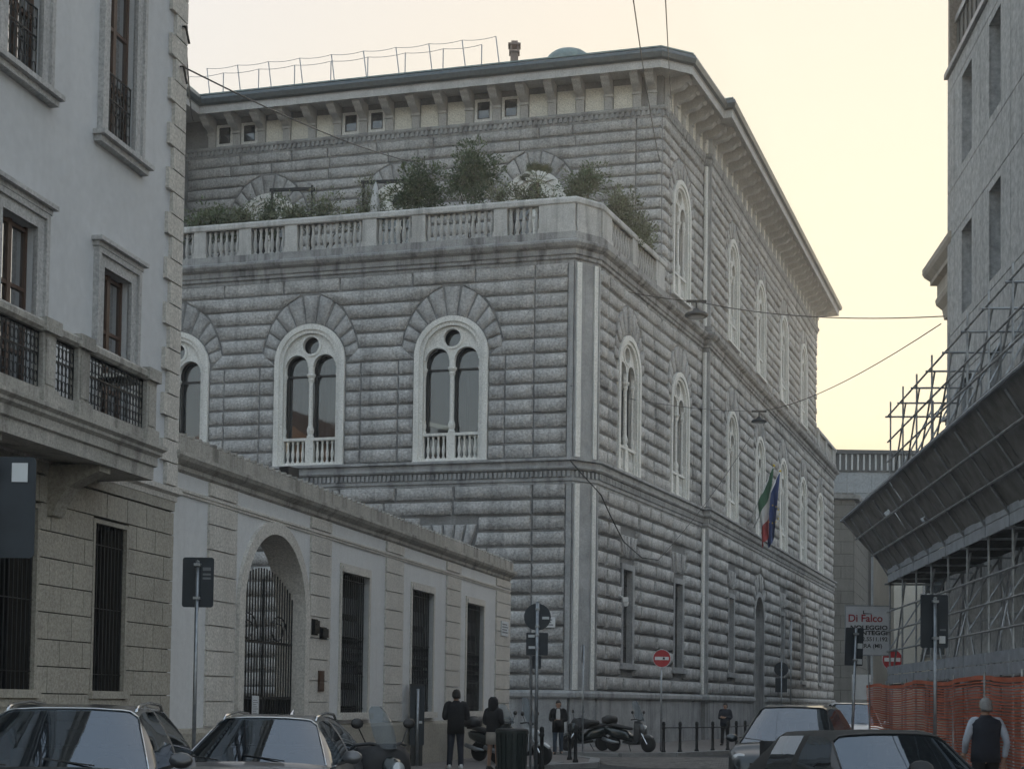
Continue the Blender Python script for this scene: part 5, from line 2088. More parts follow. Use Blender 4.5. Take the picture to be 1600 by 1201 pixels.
make_scooter('dark scooter with leg cover and tall windscreen beside the silver grey crossover', (-1.78, 18.3, 0), math.radians(-48), 'scoot_dark', cover=True, tall=.98, size=1.1, sw=.62)
make_scooter('scooter with tall pale windscreen standing by the litter bin', (.22, 36.9, .12), math.radians(-32), 'scoot_grey', topcase=False, tall=1.12, front='scoot_white')
make_scooter('dark scooter with low screen behind the pale windscreen scooter by the bin', (-.35, 38.4, .12), math.radians(-40), 'scoot_dark', tall=1.0)
make_scooter('covered dark scooter with top case parked left in the pair by the palazzo corner', (2.45, 48.1, .12), math.radians(205), 'scoot_dark', screen=False, cover=True)
make_scooter('scooter with raked pale windscreen parked right in the pair by the palazzo', (3.85, 47.6, .12), math.radians(-35), 'scoot_dark', topcase=False, tall=1.1, front='scoot_grey')
make_scooter('scooter with large black top case in the right foreground corner', (3.05, 9.6, 0), math.radians(75), 'scoot_dark', topcase=True, screen=False)
# ------------------------------------------------------------------ signs, posts, lamps, flags
def at(x, y, Y):
    """point of the place seen at photo pixel (x, y) and Y metres away"""
    q = cam.matrix_world.to_3x3() @ Vector(((x-800)/2300, -(y-(1095-2300*.041))/2300, -1))
    return Vector((0, 0, EYE)) + q*(Y/q.y)
M['no_red'] = plain('sign_red', (.42, .03, .035), .45, var=.08)
M['sign_white'] = plain('sign_white', (.68, .69, .70), .45, var=.05)
M['ink'] = plain('black_ink', (.015, .015, .016), .6)
M['red_ink'] = plain('red_ink', (.33, .02, .03), .6)
M['banner'] = plain('grey_white_banner', (.62, .62, .64), .7, var=.1, scale=3)
def clips(s, x, z0, z1, y=.03):
    pass
def sign(name, label, x, yv, base, parts, pole_top, rz=0, cat='sign', tilt=0, r=.03, group=None):
    """pole at (x, yv) standing at height base; parts = list of (name, shape, material, sub)"""
    t = thing(name, label, cat, (x, yv, base), rz, group)
    if tilt:
        t.rotation_euler = (0, tilt, rz)
    if pole_top:
        obj('pole', MB().tube([(0, 0, 0), (0, 0, pole_top)], r, 9), 'grey_metal', t, world=False, smooth=True)
        obj('pole_cap', MB().lathe([(r*1.1, pole_top), (r*1.1, pole_top+.015), (0, pole_top+.03)], (0, 0, 0), 9), 'grey_metal', t, world=False)
        for z in parts[0][4]:
            obj('clamp', MB().box(-.05, .05, -.045, .045, z-.02, z+.02), 'grey_metal', t, world=False)
    for nm, shape, mat, subs, _ in parts:
        o = obj(nm, shape, mat, t, world=False)
        for sn, ss, sm in subs:
            obj(sn, ss, sm, o, world=False)
    return t
def rplate(w, h, zc, y=.05, xc=0, th=.012, rr=.04):
    pts = []
    for cx, cz, a0 in ((w/2-rr, h/2-rr, 0), (-w/2+rr, h/2-rr, PI/2), (-w/2+rr, -h/2+rr, PI), (w/2-rr, -h/2+rr, 3*PI/2)):
        for k in range(5):
            a = a0+PI/2*k/4
            pts.append((xc+cx+rr*math.cos(a), zc+cz+rr*math.sin(a)))
    return MB().plate(pts, [], y, y+th)
def disc(rad, zc, y=.05, xc=0, th=.012, n=28):
    return MB().plate([(xc+rad*math.cos(2*PI*i/n), zc+rad*math.sin(2*PI*i/n)) for i in range(n)], [], y, y+th)
def rim_(rad, zc, y, w=.015, n=28):
    return MB().plate([(rad*math.cos(2*PI*i/n), zc+rad*math.sin(2*PI*i/n)) for i in range(n)], [[((rad-w)*math.cos(2*PI*i/n), zc+(rad-w)*math.sin(2*PI*i/n)) for i in range(n)]], y-.014, y)
# backs of signs: plate faces away (local +y is away from the camera), stickers on our side
def stick(w, h, xc, zc, y=.046):
    return MB().plate([(xc-w/2, zc-h/2), (xc+w/2, zc-h/2), (xc+w/2, zc+h/2), (xc-w/2, zc+h/2)], [], y-.004, y)
p = at(304, 1100, 22)
sign('traffic_sign', 'dark back of an upright rectangular sign on a pole before the courtyard wall', p.x, 22, .12, [('sign_plate', rplate(.47, .75, 3.3), 'sign_back', [('sticker', stick(.12, .05, .13, 3.5), 'print'), ('sticker', stick(.12, .03, .13, 3.42), 'print'), ('sticker', stick(.12, .03, .13, 3.36), 'print')], (3.06, 3.56))], 3.6)
p = at(-30, 1090, 9.2)
sign('traffic_sign', 'large dark sign back with white sticker cut by the left picture edge', p.x, 9.2, .12, [('sign_plate', rplate(.6, .64, 2.76, rr=.03, xc=-.01), 'sign_back', [('sticker', stick(.1, .12, .19, 2.98), 'sticker')], (2.5, 3.0))], 3.1, group=None)
p = at(838, 1100, 33.7)
sign('traffic_sign', 'round sign back over two dark plates on the post between the wall and the palazzo', p.x, 33.7, .12, [
    ('sign_plate', disc(.31, 3.52), 'sign_back', [('sticker', stick(.16, .06, .19, 3.5), 'sticker')], (3.3, 3.7, 3.1, 2.8)),
    ('sign_plate', rplate(.5, .52, 2.9, rr=.02), 'sign_back', [('sticker', stick(.15, .06, -.13, 3.08), 'sticker'), ('sticker', stick(.15, .06, -.12, 2.82), 'sticker')], ()),
    ('sign_plate', rplate(.2, .3, 2.48, rr=.02), 'sign_back', [], ())], 3.85, r=.042)
obj('second_pole', MB().tube([(-.12, .2, 0), (-.12, .2, 3.0)], .03, 8), 'grey_metal', bpy.data.objects['traffic_sign.002'], world=False)
p = at(1461, 1100, 24)
sign('traffic_sign', 'dark rectangular sign back on a straight pole before the scaffold and netting', p.x, 24, .12, [('sign_plate', rplate(.45, .87, 2.98, rr=.03), 'sign_back', [('sticker', stick(.1, .12, .13, 2.68), 'sticker'), ('sticker', stick(.1, .03, .14, 2.84), 'print')], (2.7, 3.3))], 3.35)
p = at(1329, 1100, 31)
sign('traffic_sign', 'leaning pole with a dark sign back overlapping the scaffold firm banner', p.x, 31, .02, [('sign_plate', rplate(.38, .8, 2.93, rr=.02, xc=-.02), 'sign_back', [('sticker', stick(.11, .11, .1, 2.95), 'sticker'), ('sticker', stick(.11, .11, .1, 2.62), 'sticker')], (2.65, 3.2))], 3.3, tilt=.035)
def no_entry(label, x, yv, base, zc, top, rz=0):
    t = thing('no_entry_sign', label, 'sign', (x, yv, base), rz, 'no entry signs')
    obj('pole', MB().tube([(0, .03, 0), (0, .03, top)], .03, 9), 'grey_metal', t, world=False, smooth=True)
    d = obj('disc', disc(.3, zc, -.02), 'no_red', t, world=False)
    obj('white_rim', rim_(.3, zc, -.018), 'sign_white', d, world=False)
    obj('white_bar', MB().plate([(-.23, zc-.055), (.23, zc-.055), (.23, zc+.055), (-.23, zc+.055)], [], -.026, -.02), 'sign_white', d, world=False)
    return d
p = at(1034, 1028, 48.6)
d = no_entry('round red no entry sign on the pavement in front of the palazzo', p.x, 48.6, .12, p.z-.12, p.z+.2)
# dark sticker figure on the bar
s = MB()
zc = p.z-.12
s.plate([(.03, zc-.03), (.1, zc-.03), (.1, zc+.02), (.065, zc+.05), (.03, zc+.02)], [], -.032, -.027)
obj('sticker', s, 'ink', d, world=False)
p = at(1394, 1030, 42)
no_entry('round red no entry sign half hidden by the end scaffold pole', p.x, 42, .0, p.z, p.z+.25)
# signs seen edge-on near the corner and along the street
for (x, y, Y, lab) in ((912, 1020, 47.0, 'round sign seen edge-on on a thin pole at the palazzo corner'),):
    p = at(x, y, Y)
    t = thing('traffic_sign', lab, 'sign', (p.x, Y, .12), math.radians(82))
    obj('pole', MB().tube([(0, 0, 0), (0, 0, p.z+.15)], .028, 9), 'grey_metal', t, world=False, smooth=True)
    o = obj('disc', disc(.3, p.z-.12, .04), 'grey_metal', t, world=False)
p = at(1221, 1050, 62)
sign('traffic_sign', 'small round and square dark sign backs far along the palazzo front', p.x, 62, .12, [('sign_plate', disc(.3, p.z+.12-.1), 'sign_back', [], (p.z,)), ('sign_plate', rplate(.5, .6, p.z-.65, rr=.02), 'sign_back', [], ())], p.z+.4)
p = at(1236, 1000, 66)
t = thing('traffic_sign', 'tall narrow sign seen edge-on beside the far dark sign backs', 'sign', (p.x, 66, .12), math.radians(84))
obj('pole', MB().tube([(0, 0, 0), (0, 0, p.z+.8)], .035, 9), 'grey_metal', t, world=False, smooth=True)
obj('sign_plate', rplate(.6, 1.3, p.z-.12, rr=.03), 'sign_white', t, world=False)
# street name plate on the palazzo
s = MB()
fL.box(s, 1.05, 1.68, .17, .2, 4.35, 4.72)
o = asroot(tag(obj('street_plate', s, 'sign_white'), 'pale street name plate on the palazzo corner behind the round sign', 'plate'))
s = MB()
for i, (a, b) in enumerate(((1.12, 1.6), (1.2, 1.5), (1.16, 1.56))):
    fL.box(s, a, b, .2, .204, 4.42+.09*i, 4.46+.09*i)
obj('printed_lines', s, 'print', o)
# scaffold firm's banner
def text(body, size, loc, mat, parent, bold=.0, align='LEFT', sx=1.0):
    cu = bpy.data.curves.new('lettering', 'FONT')
    cu.body = body
    cu.size = size
    cu.extrude = .002
    cu.offset = bold
    cu.align_x = align
    o = bpy.data.objects.new('lettering', cu)
    COL.objects.link(o)
    dg = bpy.context.evaluated_depsgraph_get()
    me = bpy.data.meshes.new_from_object(o.evaluated_get(dg))
    bpy.data.objects.remove(o)
    me.transform(Matrix.Rotation(PI/2, 4, 'X') @ Matrix.Scale(sx, 4, (1, 0, 0)))
    me.materials.clear()
    return obj('lettering', me, mat, parent, loc=loc, world=False)
bw, bh = 1.0, 1.13
p = at(1355, 1023, 33.6)
ban = thing('banner_sign', 'grey scaffold hire banner with red and black lettering hung at the scaffold end', 'banner', (p.x, 33.6, p.z), math.radians(-3))
panel = obj('panel', MB().box(-bw/2, bw/2, 0, .012, 0, bh), 'banner', ban, world=False)
obj('frame', MB().plate([(-bw/2-.01, -.01), (bw/2+.01, -.01), (bw/2+.01, bh+.01), (-bw/2-.01, bh+.01)], [[(-bw/2+.012, .012), (bw/2-.012, .012), (bw/2-.012, bh-.012), (-bw/2+.012, bh-.012)]], -.006, .016), 'grey_metal', ban, world=False)
y = -.004
text('Di Falco', .235, (-.44, y, .765), 'red_ink', panel, .004, sx=1.0)
text('NOLEGGIO', .135, (.46, y, .585), 'ink', panel, .004, 'RIGHT', 1.22)
text('PONTEGGI', .135, (.46, y, .465), 'ink', panel, .004, 'RIGHT', 1.22)
text('02.5511.192', .13, (.46, y, .325), 'ink', panel, .002, 'RIGHT')
text('PERA (MI)', .13, (.34, y, .17), 'ink', panel, .002, 'RIGHT')
# line drawing above the name: a little mast with a hook
obj('line_mark', MB().plate([(-.1, 1.02), (-.08, 1.02), (-.075, .96), (.1, .955), (.1, .94), (-.1, .94)], [], y-.002, y), 'ink', panel, world=False)
obj('hanger', MB().tube([(bw/2, .0, bh*.95), (bw/2+.15, .02, bh*.95)], .015, 6), 'grey_metal', ban, world=False)
obj('hanger', MB().tube([(bw/2, .0, .1), (bw/2+.15, .02, .1)], .015, 6), 'grey_metal', ban, world=False)
obj('prop', MB().tube([(.02, .05, 0), (.12, .05, -2.6)], .012, 6), 'grey_metal', ban, world=False)
# site notice board far behind
p = at(1346, 1094, 56)
t = thing('notice_board', 'pale blue rectangular notice panel standing behind the far white car', 'board', (p.x, 56, .0))
obj('panel', MB().box(-.36, .36, 0, .03, 1.95, 2.9), 'sign_white', t, world=False)
for sx in (-.3, .3):
    obj('leg', MB().tube([(sx, .03, 0), (sx, .03, 2.0)], .02, 6), 'grey_metal', t, world=False)
# parking pay column
p = at(651, 1150, 35.5)
t = thing('pay_column', 'tall dark parking ticket column on the pavement before the second barred window', 'column', (p.x, 35.5, .12), math.radians(8))
obj('body', MB().box(-.17, .17, -.1, .12, .5, 1.92), 'sign_back', t, world=False)
obj('hood', MB().box(-.18, .18, -.12, .14, 1.92, 1.97), 'black_plastic', t, world=False)
obj('pole', MB().tube([(0, -.16, 0), (0, -.16, 1.85)], .04, 9), 'grey_metal', t, world=False, smooth=True)
obj('sticker', MB().box(.02, .12, -.108, -.1, 1.02, 1.08), 'sticker', t, world=False)
obj('foot', MB().box(-.14, .14, -.08, .1, 0, .5), 'black_plastic', t, world=False)

# litter bin
M['bin'] = plain('dark_green_bin', (.018, .028, .026), .5, var=.2)
p = at(800, 1150, 33.2)
t = thing('litter_bin', 'round dark green slatted litter bin in front of the scooter', 'bin', (p.x, 33.2, .12))
obj('liner', MB().lathe([(.0, .02), (.3, .02), (.33, .86), (.0, .86)], (0, 0, 0), 20), 'bin', t, world=False, smooth=False)
for i in range(18):
    a = 2*PI*i/18
    c, s_ = math.cos(a), math.sin(a)
    obj('slat', MB().bar((.325*c, .325*s_, .03), (.36*c, .36*s_, .9), .075, .02, up=(c, s_, 0)), 'bin', t, world=False)
obj('rim_band', MB().lathe([(.34, .86), (.38, .86), (.38, .92), (.34, .92)], (0, 0, 0), 20), 'bin', t, world=False)
obj('bag', MB().lathe([(.36, .86), (.37, .95), (.3, .97), (.0, .9)], (0, 0, 0), 16), 'vinyl', t, world=False, smooth=True)

# bollards
bo = MB()
bo.lathe([(.0, 0), (.075, 0), (.075, .06), (.05, .1), (.045, .75), (.062, .78), (.062, .82), (.045, .84), (.058, .9), (.05, .97), (.02, 1.0), (.0, 1.0)], (0, 0, 0), 12)
bo_me = bo.mesh('bollard', smooth=True)
BOL = [(846, 1200, 'black iron bollard in front of the man walking, nearest the camera'), (890, 1186, 'left of the two close black bollards right of the man walking'), (899, 1190, 'right of the two close black bollards right of the man walking'),
       (796, 1164, 'left of the two bollards behind the scooter with the tall windscreen'), (804, 1160, 'right of the two bollards behind the scooter with the tall windscreen')]
for x, y, lab in BOL:
    Yd = 2300*(1.7-.12)/(y-(1095+.0135*(x-800)))
    p = at(x, y, Yd)
    tag(obj('bollard', bo_me, 'iron', loc=(p.x, Yd, .12)), lab, 'bollard', 'bollards at the corner')
# low iron railing along the bank pavement
t = thing('kerb_railing', 'low black iron post railing along the kerb before the palazzo', 'railing', (6, 49, .12))
a, b = Vector((3.4, 46.5)), Vector((9.6, 57.4))
pp = [Vector((4.9, 47.25)), Vector((5.5, 47.9)), Vector((6.15, 48.75)), Vector((6.8, 49.65)), Vector((7.45, 50.6)), Vector((8.0, 52.3)), Vector((8.6, 54.1)), Vector((9.2, 55.9)), Vector((9.8, 57.8))]
for q in pp:
    obj('post', bo_me, 'iron', t, loc=(q.x, q.y, .12))
for q, r in zip(pp, pp[1:]):
    obj('rail', MB().tube([(q.x, q.y, .92), (r.x, r.y, .92)], .018, 6), 'iron', t)
# wall camera on the palazzo and floodlight on the courtyard roof
s = MB()
c = fA(3.35, .35, 5.6)
s.tube([fA(3.35, .1, 5.75), c], .03, 6)
s.box(c[0]-.1, c[0]+.1, c[1]-.16, c[1]+.1, c[2]-.12, c[2]+.06)
s.lathe([(.0, c[2]-.3), (.1, c[2]-.26), (.13, c[2]-.12), (.0, c[2]-.1)], (c[0], c[1], 0), 10)
tag(obj('wall_camera', s, 'sign_white'), 'white security camera on the palazzo by the first ground floor window', 'camera')
p = at(463, 740, 30.5)
t = thing('floodlight', 'small black floodlight on the coping of the courtyard wall', 'lamp', (p.x, 29.0, 5.95), math.radians(-30))
obj('housing', MB().box(-.02, .22, -.16, .16, .12, .3), 'black_plastic', t, world=False)
obj('lens', MB().box(-.05, -.02, -.14, .14, .14, .28), 'sign_white', t, world=False)
obj('bracket', MB().bar((.1, 0, 0), (.1, 0, .14), .04), 'iron', t, world=False)

# hanging street lamps on cross wires
def tubeobj(name, pts, r, mat, parent=None, n=5):
    return obj(name, MB().tube(pts, r, n), mat, parent)
def sagline(a, b, sag, n=14):
    a, b = Vector(a), Vector(b)
    return [a.lerp(b, i/n)-Vector((0, 0, 4*sag*(i/n)*(1-i/n))) for i in range(n+1)]
def hang_lamp(label, p, w):
    t = thing('hanging_lamp', label, 'street lamp', (p.x, p.y, p.z), 0, 'street lamps hung on wires')
    k = w/.8
    obj('shade', MB().lathe([(.0, -.08), (.3, -.09), (.4, -.05), (.41, 0), (.36, .06), (.16, .12), (.1, .22), (.0, .22)], (0, 0, 0), 20).xf(Matrix.Scale(k, 4)), 'sign_back', t, world=False, smooth=True)
    obj('glass', MB().lathe([(.0, -.12), (.22, -.11), (.3, -.085), (.0, -.085)], (0, 0, 0), 16).xf(Matrix.Scale(k, 4)), 'lamp_glass', t, world=False, smooth=True)
    obj('hanger', MB().tube([(0, 0, .2*k), (0, 0, .48)], .03, 6), 'iron', t, world=False)
    obj('wire_clamp', MB().box(-.35, .35, -.04, .04, .44, .52), 'iron', t, world=False)
    return t
p1 = at(1088, 492, 51)
hang_lamp('nearer disc lamp hung on a wire in front of the palazzo terrace corner', p1, .82)
p2 = at(1186, 658, 70)
hang_lamp('farther disc lamp hung on a wire before the palazzo right front', p2, .74)
wires = []
e1 = at(1476, 494, 35)
w1 = fA(3.5, .3, 17.3)
def wire(label, pts, r=.014):
    o = obj('overhead_wire', MB().tube(pts, r, 4), 'iron')
    tag(o, label, 'wire', 'overhead wires')
top1 = Vector((p1.x, p1.y, p1.z+.48))
top2 = Vector((p2.x, p2.y, p2.z+.48))
wire('lamp wire running from the terrace corner to the nearer hanging lamp', sagline(w1, top1, .05))
wire('lamp wire running from the nearer hanging lamp to the right side houses', sagline(top1, e1, .25))
wire('lamp wire running from the palazzo corner to the farther hanging lamp', sagline(fL(.6, .2, 13.0), top2, .25), .012)
e2 = at(1470, 506, 35.3)
wire('lamp wire rising from the farther hanging lamp to the right side houses', sagline(top2, e2, .4), .016)
wire('left of the two tall overhead wires dropping to the palazzo roof corner', sagline(at(984, -40, 30), fU(.05, .25, 24.0), .3), .014)
wire('right of the two tall overhead wires dropping to the palazzo roof corner', sagline(at(1038, -40, 30), fA2(.6, .25, 26.2), .3), .013)
wire('cable slung from the quoins of the plastered house to the palazzo wall', sagline(fH(.2, .1, 11.82), fU(9.4, .2, 24.6), .35), .015)
wire('short cable from the plastered house quoins to the palazzo eaves', sagline(fH(.15, .1, 12.5), fU(21, .9, 27.4), .4), .018)
wire('loose pale cable hanging from the string course at the palazzo corner', [fL(.55, .35, 10.3), fL(.2, .4, 9.9), fA(.9, .22, 9.2), fA(1.6, .3, 8.6), fA(3.2, .3, 7.75), fA(5.4, .3, 7.35), fA(7.5, .3, 7.45)], .022)
wire('diagonal cable across the palazzo right front below the farther lamp', sagline(fA(7.5, .3, 7.45), fB(5.5, .9, 14.6), .3), .016)
for k, (u, z) in enumerate(((.2, 11.82), (.15, 12.5))):
    o = obj('cable_anchor', MB().tube([fH(u, .0, z), fH(u, .12, z), fH(u-.1, .14, z-.25)], .02, 6), 'iron')
    tag(o, ['lower iron cable anchor on the house quoins', 'upper iron cable anchor on the house quoins'][k], 'anchor', 'cable anchors')

# flags over the portal
M['fl_green'] = plain('flag_green', (.06, .15, .09), .8, var=.1)
M['fl_white'] = plain('flag_white', (.62, .62, .62), .8, var=.05)
M['fl_red'] = plain('flag_red', (.33, .05, .05), .8, var=.1)
M['fl_blue'] = plain('flag_blue', (.05, .08, .22), .8, var=.1)
M['fl_gold'] = plain('flag_gold', (.75, .55, .05), .8)
def cloth(mb, base, du, sz, folds, seed, u0=0., u1=1.):
    """hanging folded cloth; base = top corner; du = direction of the pole in plan"""
    rnd = random.Random(seed)
    n, m = 14, 12
    ph = rnd.random()*6
    k = len(mb.v)
    for j in range(m+1):
        t = j/m
        for i in range(n+1):
            f = u0+(u1-u0)*i/n
            spread = (1-.35*t)
            x = f*sz[0]*spread
            y = .16*math.sin(f*folds*2*PI+ph+t*1.2)*(.35+.65*t)
            q = Vector(base)+du*x+Vector((du.y, -du.x, 0))*y-Vector((0, 0, 1))*(t*sz[1]+f*.25*t)+Vector((0, 0, du.z))*0
            mb.v.append(tuple(q))
    for j in range(m):
        for i in range(n):
            a = k+j*(n+1)+i
            mb.f.append((a, a+1, a+n+2, a+n+1))
    return mb
def flagpole(label, u, lean, cat='flag'):
    base = Vector(fB(u, .2, 10.7))
    tip = Vector(fB(u+lean, 1.5, 13.6))
    t = thing('flag', label, cat, tuple(base), 0, 'flags over the portal')
    obj('pole', MB().tube([base, tip], .035, 7), 'sign_white', t, smooth=True)
    obj('finial', MB().lathe([(.0, -.06), (.06, -.02), (.06, .03), (.0, .08)], tuple(tip), 8), 'fl_gold', t)
    return t, base, tip
t, b0, tp = flagpole('hanging green white and red tricolour flag over the palazzo portal', 8.7, -.2)
d = (tp-b0)
d2 = d.normalized()
# the cloth hangs from the upper part of the pole
for i, (mt, nm) in enumerate((('fl_green', 'green_stripe'), ('fl_white', 'white_stripe'), ('fl_red', 'red_stripe'))):
    mb = MB()
    n, m = 10, 12
    for j in range(m+1):
        tt = j/m
        for q in range(n+1):
            f = q/n
            s0 = 1-.62*f
            top = b0+d*s0
            # stripes stack down the fly as it droops
            zz = (i+tt)/3
            y = .22*math.sin(f*9+zz*3)*(.3+.7*zz)
            dd = Vector((d2.y, -d2.x, 0)).normalized()
            gather = top.lerp(b0+d*.62, .55*zz)
            mb.v.append(tuple(gather+dd*y-Vector((0, 0, 2.75*zz+.1*math.sin(f*5)*zz))))
    for j in range(m):
        for q in range(n):
            a = j*(n+1)+q
            mb.f.append((a, a+1, a+n+2, a+n+1))
    obj(nm, mb, mt, t, smooth=True)
t, b0, tp = flagpole('hanging dark blue flag beside the tricolour over the palazzo portal', 10.1, .2)
d = tp-b0
mb = MB()
n, m = 12, 16
for j in range(m+1):
    zz = j/m
    for q in range(n+1):
        f = q/n
        top = b0+d*(1-.6*f)
        dd = Vector((d.y, -d.x, 0)).normalized()
        gather = top.lerp(b0+d*.65, .6*zz)
        mb.v.append(tuple(gather+dd*(.2*math.sin(f*10+zz*2.5)*(.3+.7*zz))-Vector((0, 0, 2.7*zz+.1*math.sin(f*4)*zz))))
for j in range(m):
    for q in range(n):
        a = j*(n+1)+q
        mb.f.append((a, a+1, a+n+2, a+n+1))
blue = asroot(obj('cloth', mb, 'fl_blue', t, smooth=True))
for k in range(12):
    a = 2*PI*k/12
    c = b0+d*.68-Vector((0, 0, 1.3))+Vector((0, 0, .45*math.cos(a)))+d.normalized()*.0+Vector((.35*math.sin(a), -.28, 0))
    s = MB()
    pts = [(c.x+(.05 if q % 2 == 0 else .02)*math.sin(PI*q/5), c.z+(.05 if q % 2 == 0 else .02)*math.cos(PI*q/5)) for q in range(10)]
    s.plate(pts, [], c.y, c.y+.01)
    obj('star', s, 'fl_gold', blue)

# ------------------------------------------------------------------ roof safety rails
def roof_rail(label, fr, u0, u1, d, z, n, sl, lean=0.):
    t = thing('roof_railing', label, 'railing', fr(u0, d, z))
    tops = []
    for i in range(n+1):
        u = u0+(u1-u0)*i/n
        a, b = Vector(fr(u, d, z)), Vector(fr(u+lean, d, z+sl))
        obj('post', MB().tube([a, b], .025, 5), 'grey_metal', t)
        tops.append(b)
    for a, b in zip(tops, tops[1:]):
        obj('cable', MB().tube(sagline(a, b, .07, 6), .012, 4), 'grey_metal', t)
roof_rail('front row of thin safety posts and cable on the left of the palazzo roof', fU, 21.3, 7.6, .9, 28.38, 8, 1.05)
roof_rail('back row of thin safety posts and cable on the palazzo roof ridge', fU, 20.6, 7.0, .1, 28.5, 9, 1.6, lean=.22)
# ------------------------------------------------------------------ people
M['skin'] = plain('skin', (.45, .28, .2), .55, var=.08)
M['hair_dark'] = plain('dark_hair', (.018, .014, .012), .6, var=.3, scale=40, bump=.5, bscale=90)
M['hair_grey'] = plain('grey_hair', (.27, .265, .26), .6, var=.2, scale=40, bump=.5, bscale=90)
M['navy'] = plain('navy_cloth', (.018, .022, .034), .85, var=.2, bump=.4, bscale=18)
M['black_cloth'] = plain('black_cloth', (.014, .014, .016), .9, var=.2, bump=.4, bscale=18)
M['denim'] = plain('blue_denim', (.05, .07, .1), .9, var=.2, bump=.3, bscale=40)
M['beige'] = plain('beige_cloth', (.42, .38, .33), .9, var=.12, bump=.3, bscale=20)
M['shirt'] = plain('pale_blue_shirt', (.45, .5, .58), .85, var=.1, bump=.4, bscale=14)
M['shoe_white'] = plain('white_shoe', (.6, .6, .6), .6)
M['shoe_dark'] = plain('dark_shoe', (.03, .025, .022), .5)
def skin_mesh(name, V, E, Rr, root=0, sub=2):
    me = bpy.data.meshes.new(name)
    me.from_pydata(V, E, [])
    o = bpy.data.objects.new(name, me)
    COL.objects.link(o)
    o.modifiers.new('skin', 'SKIN')
    sv = me.skin_vertices[0].data
    for i, r in enumerate(Rr):
        sv[i].radius = (r, r) if not isinstance(r, tuple) else r
        sv[i].use_root = (i == root)
    sm = o.modifiers.new('sub', 'SUBSURF')
    sm.levels = sub
    dg = bpy.context.evaluated_depsgraph_get()
    out = bpy.data.meshes.new_from_object(o.evaluated_get(dg))
    bpy.data.objects.remove(o)
    bpy.data.meshes.remove(me)
    out.polygons.foreach_set('use_smooth', [True]*len(out.polygons))
    return out
def limb(mb, pts, rs, n=10):
    # smooth tapered limb
    P, R_ = [], []
    k = len(pts)
    for i in range(k-1):
        for t in range(4):
            q = catmull(pts[max(i-1, 0)], pts[i], pts[i+1], pts[min(i+2, k-1)], t/4)
            P.append(q)
            R_.append(rs[i]+(rs[i+1]-rs[i])*t/4)
    P.append(pts[-1])
    R_.append(rs[-1])
    mb.tube(P, R_, n)
def loftz(mb, secs, n=18):
    """secs = (z, cx, cy, rx, ry)"""
    k0 = len(mb.v)
    for z, cx, cy, rx, ry in secs:
        for q in range(n):
            a = 2*PI*q/n
            mb.v.append((cx+rx*math.copysign(abs(math.cos(a))**.8, math.cos(a)), cy+ry*math.copysign(abs(math.sin(a))**.85, math.sin(a)), z))
    for i in range(len(secs)-1):
        for q in range(n):
            a, b = k0+i*n+q, k0+i*n+(q+1) % n
            mb.f.append((a, b, b+n, a+n))
    mb.f.append(tuple(k0+q for q in reversed(range(n))))
    mb.f.append(tuple(k0+(len(secs)-1)*n+q for q in range(n)))
